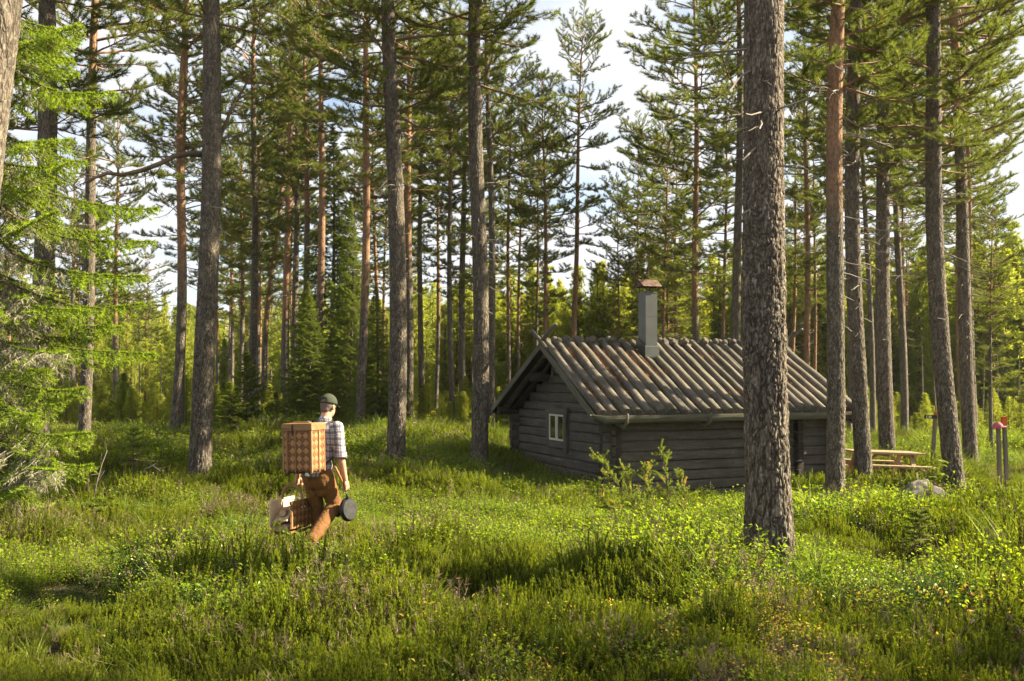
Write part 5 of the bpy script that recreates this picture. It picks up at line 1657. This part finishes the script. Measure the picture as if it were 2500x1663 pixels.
def build_man():
    Y0 = 10.7
    p = at(774, 1366, Y0)
    MW = Matrix.Translation(p) @ Matrix.Rotation(R(-22), 4, 'Z')
    def place(o, name_tag=None):
        o.matrix_world = MW; return o
    root = bpy.data.objects.new('person', None); link(root); place(root)
    tag(root, 'person walking away in olive cap, checked shirt and rust-brown trousers, carrying baskets and a pan', 'person')
    def limb_(mb, pts, rad, n=14, mat=0):
        mb.tube(pts, rad, n, mat)
        for q, r_ in ((pts[0], rad[0]), (pts[-1], rad[-1])): mb.ball(q, r_ * .995, 14, 9, mat)
    Hc = Vector((.035, .155, 1.625)); HR = Matrix.Rotation(R(-6), 3, 'Z') @ Matrix.Rotation(R(-10), 3, 'X')
    def hp(x, y, z): return Hc + HR @ Vector((x, y, z))
    SR, ER, WR = Vector((.19, .08, 1.40)), Vector((.262, .03, 1.11)), Vector((.292, .085, .845))
    SL, EL_, WL = Vector((-.165, .09, 1.40)), Vector((-.25, .0, 1.12)), Vector((-.272, .03, .865))
    # bare body: head, neck, trunk core, forearms, hands, as one surface
    mb = MB(1)
    mb.ball(hp(0, -.012, .025), (.076, .096, .098), 20, 14, rot=HR)
    mb.ball(hp(0, .012, -.045), (.060, .074, .078), 18, 12, rot=HR)
    mb.ball(hp(0, .05, -.088), (.032, .03, .024), 12, 8, rot=HR)
    mb.ball(hp(0, .096, -.018), (.013, .022, .024), 10, 8, rot=HR)
    mb.ball(hp(0, .083, -.062), (.024, .014, .010), 10, 6, rot=HR)
    for s in (-1, 1):
        mb.ball(hp(s * .078, -.012, -.012), (.010, .020, .032), 10, 8, rot=HR @ Matrix.Rotation(R(14 * s), 3, 'Z'))
        mb.ball(hp(s * .034, .072, .012), (.022, .014, .012), 8, 6, rot=HR)
    limb_(mb, [Vector((.02, .07, 1.40)), Vector((.025, .10, 1.49)), hp(0, -.015, -.05)], [.068, .060, .056])
    limb_(mb, [Vector((0, 0, .98)), Vector((.01, .03, 1.15)), Vector((.02, .065, 1.34))], [.10, .10, .11])
    for S_, E_, W_, s in ((SR, ER, WR, 1), (SL, EL_, WL, -1)):
        limb_(mb, [Vector((.02, .07, 1.38)), S_, S_.lerp(E_, .5), E_], [.06, .048, .046, .040])
        limb_(mb, [E_, E_.lerp(W_, .3), E_.lerp(W_, .75), W_], [.040, .042, .031, .026])
        # hand closed round a bar that runs front to back (local y)
        d = (W_ - E_).normalized(); inn = Vector((-s, 0, 0))
        f = Vector((0, 1, 0)); f = (f - d * f.dot(d)).normalized(); n_ = d.cross(f) * 1.0
        if n_.dot(inn) < 0: n_ = -n_
        def H(a, b, c): return W_ + d * a + f * b + n_ * c
        mb.ball(H(.045, 0, -.004), (.021, .042, .050), 12, 10, rot=Matrix((n_, f, -d)).transposed())
        for i, (b_, l) in enumerate(((.034, .95), (.012, 1.05), (-.011, 1.0), (-.033, .82))):
            pts = [H(.072, b_ * .9, -.008), H(.098, b_, .0), H(.108 , b_, .022 * l), H(.092, b_, .042 * l), H(.072, b_, .044 * l)]
            mb.tube(pts, [.0105, .0100, .0095, .0088, .0075], 9, 0); mb.ball(pts[-1], .0078, 8, 6); mb.ball(pts[1], .0105, 8, 6)
        pts = [H(.018, .030, .006), H(.045, .046, .022), H(.066, .040, .040), H(.082, .026, .050)]
        mb.tube(pts, [.014, .012, .0105, .009], 9, 0); mb.ball(pts[-1], .009, 8, 6)
    body = smooth_union(mb, 'body', [SK], root, .0052, 3, .5)
    GR = WR + (WR - ER).normalized() * .078 + Vector((-.022, 0, 0)); GL = WL + (WL - EL_).normalized() * .078 + Vector((.022, 0, 0))
    # hair at the nape and temples
    mb = MB(2); mb.ball(hp(0, -.018, .022), (.0795, .098, .092), 22, 14, rot=HR); mb.ball(hp(0, -.062, -.035), (.055, .042, .045), 14, 9, rot=HR)
    o = smooth_union(mb, 'hair', [M['hair']], root, .008, 2); 
    # cap
    mb = MB(3); n, m = 28, 10
    for i in range(m + 1):
        t = math.pi * .53 * i / m
        for k in range(n):
            a = 2 * math.pi * k / n
            q = Vector((.089 * math.sin(t) * math.cos(a), .110 * math.sin(t) * math.sin(a) - .012, .104 * math.cos(t) + .035))
            mb.v.append(tuple(Hc + HR @ q))
    def cutout(i, k):      # the arched gap above the strap at the back
        a = 2 * math.pi * (k + .5) / n; dz = (i + .5) / m
        back = abs(((a - 1.5 * math.pi + math.pi) % (2 * math.pi)) - math.pi)
        return back < .42 and .70 < dz < .90
    for i in range(m):
        for k in range(n):
            if cutout(i, k): continue
            mb.f.append((i * n + k, (i + 1) * n + k, (i + 1) * n + (k + 1) % n, i * n + (k + 1) % n)); mb.m.append(0); mb.sm.append(True); mb.uv += [(0, 0)] * 4
    o = mb.build('cap', [M['cap']], root); sd = o.modifiers.new('s', 'SOLIDIFY'); sd.thickness = .004
    mb = MB(4)
    for k in range(13):
        a = math.pi / 2 + math.pi * (-.30 + .60 * k / 12); c_ = math.cos((a - math.pi / 2) * 1.5)
        mb.v.append(tuple(hp(.088 * math.cos(a), .108 * math.sin(a) - .012, .028))); mb.v.append(tuple(hp(.100 * math.cos(a) * 1.02, .108 * math.sin(a) + .065 * c_, .012)))
    for k in range(12):
        mb.f.append((2 * k, 2 * k + 1, 2 * k + 3, 2 * k + 2)); mb.m.append(0); mb.sm.append(True); mb.uv += [(0, 0)] * 4
    o2 = mb.build('brim', [M['cap']], o); sd = o2.modifiers.new('s', 'SOLIDIFY'); sd.thickness = .004
    # shirt
    mb = MB(5)
    mb.ball((0, .01, 1.00), (.165, .125, .11), 22, 12)
    mb.ball((.005, .02, 1.12), (.165, .120, .14), 22, 12)
    mb.ball((.012, .045, 1.26), (.185, .125, .15), 22, 12)
    mb.ball((.018, .065, 1.36), (.195, .115, .105), 22, 12)
    mb.tube([(0, -.005, .875), (0, .0, .95), (0, .01, 1.03)], [.160, .162, .150], 24, 0, sq=.80)
    limb_(mb, [Vector((.02, .075, 1.40)), Vector((.025, .095, 1.475))], [.09, .068])
    for S_, E_ in ((SR, ER), (SL, EL_)):
        d = (E_ - S_)
        limb_(mb, [Vector((.02, .07, 1.36)), S_ + Vector((0, 0, -.005))], [.10, .074])
        mb.tube([S_, S_ + d * .35, S_ + d * .7, S_ + d * 1.0, S_ + d * 1.10], [.072, .070, .066, .066, .064], 18)
        mb.tube([S_ + d * .90, S_ + d * 1.13], [.071, .070], 18)
        mb.ball(S_, .074, 14, 10)
    sh = smooth_union(mb, 'shirt', [M['shirt']], root, .009, 4, .55)
    mb = MB(6)      # collar
    pts = [(.025 + .068 * math.cos(a), .092 + .064 * math.sin(a), 1.487 + .012 * math.sin(a)) for a in [2 * math.pi * k / 20 for k in range(21)]]
    mb.tube(pts, [.013] * 21, 8, 0, sq=1.5); mb.build('collar', [M['shirt']], sh)
    # trousers
    mb = MB(7)
    HRt, HL = Vector((.085, .0, .89)), Vector((-.085, .0, .89))
    KR, AR = Vector((.105, .175, .56)), Vector((.115, -.27, .265))
    KL, AL = Vector((-.085, .13, .52)), Vector((-.09, .17, .10))
    mb.ball((0, -.01, .90), (.168, .132, .095), 22, 12)
    mb.ball((.055, -.03, .86), (.10, .088, .12), 18, 10); mb.ball((-.055, -.03, .86), (.10, .088, .12), 18, 10); mb.ball((0, -.035, .87), (.11, .085, .10), 18, 10)
    mb.tube([(0, -.003, .88), (0, .0, .965)], [.157, .150], 24, 0, sq=.82)
    limb_(mb, [HRt, HRt.lerp(KR, .5), KR], [.102, .092, .076]); limb_(mb, [KR, KR.lerp(AR, .35), KR.lerp(AR, .8), AR], [.080, .078, .070, .066])
    limb_(mb, [HL, HL.lerp(KL, .5), KL], [.102, .090, .074]); limb_(mb, [KL, KL.lerp(AL, .4), AL], [.074, .074, .068])
    for q, r_ in (((.118, .21, .60), .050), ((.09, .10, .66), .07), ((.12, .12, .53), .06), ((.05, .02, .73), .07)): mb.ball(q, r_, 12, 8)
    # folds
    rr = random.Random(6)
    for k in range(16):
        a = HRt.lerp(KR, rr.uniform(.35, 1)) + Vector((rr.uniform(-.02, .07), rr.uniform(-.08, -.03), 0)); mb.tube([a, a + Vector((rr.uniform(-.08, .0), rr.uniform(-.02, .03), rr.uniform(-.05, .05)))], [.014, .006], 6)
        a = KR.lerp(AR, rr.uniform(.0, .9)) + Vector((rr.uniform(-.05, .05), 0, rr.uniform(-.08, -.04))); mb.tube([a, a + Vector((rr.uniform(-.06, .06), rr.uniform(-.04, .04), .02))], [.014, .006], 6)
    smooth_union(mb, 'trousers', [M['trousers']], root, .010, 3, .45)
    mb = MB(8); mb.ball(KR + Vector((.012, .035, -.035)), (.078, .062, .10), 16, 12); smooth_union(mb, 'knee_patch', [M['trouser_patch']], root, .012, 2)
    for A_, dr, tt in ((AR, Vector((.0, -.10, -.22)), Vector((0, .12, -.16))), (AL, Vector((0, .02, -.12)), Vector((0, .16, -.03)))):
        mb = MB(9); q = A_ + dr.normalized() * .10
        if A_ is AL: q = Vector((AL.x, AL.y, .055)); toe = Vector((AL.x - .01, AL.y + .17, .04))
        else: toe = q + Vector((0, .09, -.15))
        limb_(mb, [A_, q], [.052, .045]); limb_(mb, [q, (q + toe) / 2, toe], [.044, .045, .036]); smooth_union(mb, 'boot', [M['boot']], root, .012, 2)
    # --- birch-bark backpack
    bp = bpy.data.objects.new('backpack_basket', None); link(bp)
    bp.matrix_world = MW @ Matrix.Translation((.032, -.30, .965)) @ Matrix.Rotation(R(2), 4, 'Z') @ Matrix.Rotation(R(-1.5), 4, 'Y')
    tag(bp, "square lidded birch-bark basket worn on the person's back", 'basket')
    W_, D_, H_ = .345, .265, .465
    mb = MB(11); mb.box((0, 0, H_ / 2), (W_, D_, H_)); bo = mb.build('woven_body', [M['weave']], bp)
    bv_ = bo.modifiers.new('b', 'BEVEL'); bv_.width = .026; bv_.segments = 3
    mb = MB(12)
    for x in (-.115, -.018): mb.box((x, -D_ / 2 - .004, H_ / 2 - .01), (.016 if x != -.018 else .012, .008, H_ - .02))
    for y in (.01,): mb.box((W_ / 2 + .004, y, H_ / 2 - .01), (.008, .012, H_ - .02))
    for x, y in ((-1, -1), (1, -1), (1, 1), (-1, 1)): mb.box((x * (W_ / 2 - .008), y * (D_ / 2 - .008), H_ / 2), (.020, .020, H_))
    mb.build('bark_ribs', [M['birch_strip']], bp)
    mb = MB(13); mb.box((0, 0, H_ - .005), (W_ + .018, D_ + .018, .065)); mb.box((0, 0, H_ + .031), (W_ + .004, D_ + .004, .012)); mb.box((-.03, .02, H_ + .043), (.20, .05, .010))
    ld_ = mb.build('lid', [M['birch_strip']], bp); q = ld_.modifiers.new('b', 'BEVEL'); q.width = .016; q.segments = 3
    mb = MB(14); mb.box((-.045, -D_ / 2 - .0125, H_ - .03), (.014, .007, .12)); mb.box((0, 0, -.008), (W_ - .05, D_ - .03, .014)); mb.box((-.125, -D_ / 2 + .02, -.022), (.03, .02, .03)); mb.build('leather_fittings', [M['strap']], bp)
    mb = MB(15); mb.box((.105, -D_ / 2 + .02, -.02), (.035, .02, .03)); mb.build('buckle', [M['white_paint']], bp)
    for s in (-1, 1):
        mb = MB(16); inv = bp.matrix_world.inverted() @ MW
        P = [Vector((.10 * s + .02, -.165, 1.385)), Vector((.115 * s + .02, -.06, 1.445)), Vector((.125 * s + .02, .04, 1.475)), Vector((.135 * s + .02, .14, 1.42)), Vector((.15 * s + .01, .185, 1.30)), Vector((.165 * s, .14, 1.12)), Vector((.15 * s, -.165, 1.0))]
        P = [inv @ q for q in P]
        mb.tube(P, .016, 8, 0, sq=.45); mb.build('shoulder_strap', [M['strap']], bp)
    # --- firewood carrier in the left hand
    fb = bpy.data.objects.new('firewood_basket', None); link(fb)
    c0 = Vector((-.30, -.030, .285)); fb.matrix_world = MW @ Matrix.Translation(c0) @ Matrix.Rotation(R(3), 4, 'Z')
    tag(fb, "open-ended woven birch-bark carrier with hoop handle in the person's left hand", 'basket')
    bw, bl_, bh = .125, .235, .345
    for s in (-1, 1):
        mb = MB(17); mb.box((s * bw, 0, bh / 2 + .03), (.010, 2 * bl_, bh - .06)); o = mb.build('side_wall', [M['weave'] if s > 0 else M['pale_bark']], fb)
        mb = MB(18)
        for y in (-bl_ + .018, -.09, .09, bl_ - .018): mb.box((s * (bw + .008), y, bh / 2 + .03), (.007, .022 if abs(y) > .1 else .014, bh - .07))
        mb.box((s * (bw + .0005), 0, bh - .012), (.026, 2 * bl_ + .008, .034)); mb.build('rim', [M['birch_strip'] if s > 0 else M['pale_bark']], fb)
    mb = MB(19)
    k = 8; prof = []
    for i in range(k + 1):
        a = math.pi / 2 * i / k; prof.append((-bw + .035 - .035 * math.cos(a), .035 - .035 * math.sin(a)))
    prof += [(-x, z) for x, z in reversed(prof)]
    for i in range(len(prof) - 1):
        (xa, za), (xb, zb) = prof[i], prof[i + 1]
        mb.bar(((xa + xb) / 2, -bl_, (za + zb) / 2), ((xa + xb) / 2, bl_, (za + zb) / 2), max(.006, math.hypot(xb - xa, zb - za) * 1.02), .012, up=(-(zb - za), 0, abs(xb - xa) + 1e-4))
    mb.build('floor', [M['birch_strip']], fb)
    mb = MB(20); hp_ = []
    top = (fb.matrix_world.inverted() @ MW @ GL)
    for i in range(17):
        a = math.pi * i / 16; hp_.append(Vector((-bw * math.cos(a), 0, bh - .03 + (top.z - bh + .03) * math.sin(a) ** .8)))
    mb.tube([Vector((-bw, 0, bh * .45))] + hp_ + [Vector((bw, 0, bh * .45))], .017, 10, 0, sq=.42, up=(0, 1, 0)); mb.build('handle', [M['birch_strip']], fb)
    mb = MB(28)
    for y in (-.03, .03): mb.ball((bw + .0125, y, bh - .075), .007, 8, 6)
    mb.build('rivet', [M['white']], fb)
    pieces = [((-.055, -.02, .065), .040, .40, 0, 4, 'round pale log at the bottom left of the firewood basket'), ((.055, -.03, .07), .044, .40, 0, -3, 'round log at the bottom right of the firewood basket'),
              ((-.01, -.02, .15), .036, .38, 0, 2, 'split log in the middle of the firewood basket'), ((-.085, 0, .165), .028, .36, 0, 6, 'thin split log against the pale wall of the basket'),
              ((.075, -.02, .165), .034, .36, 0, -5, 'dark split log beside the woven wall of the basket'), ((-.02, -.06, .225), .034, .34, 18, 14, 'split log lying askew on top of the firewood')]
    for c, r_, ln, ry, rz, lb in pieces:
        mb = MB(int(r_ * 1000)); k = 5
        n_ = 7 if 'round' not in lb else 12
        mb.tube([(0, -ln / 2, 0), (0, ln / 2, 0)], [r_, r_], n_, 0, smooth=n_ > 8, wob=.12 if n_ < 8 else .03)
        o = mb.build('firewood_log', [M['firewood']]); o.matrix_world = fb.matrix_world @ Matrix.Translation(c) @ Matrix.Rotation(R(rz), 4, 'Z') @ Matrix.Rotation(R(ry), 4, 'Y'); tag(o, lb, 'firewood')
    mb = MB(30); mb.box((0, 0, 0), (.19, .30, .014)); o = mb.build('kindling_board', [M['firewood']])
    o.matrix_world = fb.matrix_world @ Matrix.Translation((-.005, -.14, .20)) @ Matrix.Rotation(R(-13), 4, 'Y') @ Matrix.Rotation(R(28), 4, 'X'); tag(o, 'pale flat split board slanting across the firewood in the basket', 'firewood')
    # --- frying pan in the right hand
    pn = bpy.data.objects.new('frying_pan', None); link(pn)
    pn.matrix_world = MW
    tag(pn, "black cast-iron frying pan hanging from the person's right hand", 'pan')
    a_ = GR; pc = Vector((.315, .145, .53))
    d = (pc - a_).normalized(); nrm = Vector((.985, -.16, 0)); nrm = (nrm - d * nrm.dot(d)).normalized(); sd_ = nrm.cross(d)
    mb = MB(31); RR = [(0, .0), (.098, .0), (.106, .004), (.124, .034), (.128, .034), (.122, .008), (.108, -.008), (.0, -.008)]
    n = 40; base = len(mb.v)
    for (rr_, h_) in RR:
        for k in range(n):
            t = 2 * math.pi * k / n; mb.v.append(tuple(pc + (d * math.cos(t) + sd_ * math.sin(t)) * max(rr_, .0005) - nrm * h_))
    for i in range(len(RR) - 1):
        for k in range(n):
            k2 = (k + 1) % n; mb.f.append((i * n + k, i * n + k2, (i + 1) * n + k2, (i + 1) * n + k)); mb.m.append(1 if i == 6 else 0); mb.sm.append(0 < i < 4); mb.uv += [(0, 0)] * 4
    mb.build('pan_body', [M['iron'], M['iron_worn']], pn)
    mb = MB(32); e = pc - d * .118; mb.tube([e, e - d * .05, a_ + d * .05], [.016, .010, .009], 8, 0, sq=.7); mb.build('iron_handle', [M['iron']], pn)
    mb = MB(33); end = Vector((.262, -.075, 1.005)); mb.tube([a_ + d * .055, a_, a_.lerp(end, .5), end], [.011, .012, .0135, .0135], 10, 0, sq=.8); mb.build('wooden_handle', [M['handle_wood']], pn)
build_man()
build_cover()

# ------------------------------------------------------------ light summer haze in the air
def build_haze():
    mb = MB(1); mb.box((0, 215, 14), (900, 510, 50))
    m, t, o = nodes('haze_air')
    v = t.nodes.new('ShaderNodeVolumePrincipled'); v.inputs['Color'].default_value = (.95, .96, 1, 1)
    v.inputs['Density'].default_value = .00015; v.inputs['Anisotropy'].default_value = .2
    t.links.new(v.outputs[0], o.inputs['Volume'])
    h = mb.build('haze', [m]); tag(h, 'thin warm evening haze between the trees', 'haze', None, 'stuff')
build_haze()
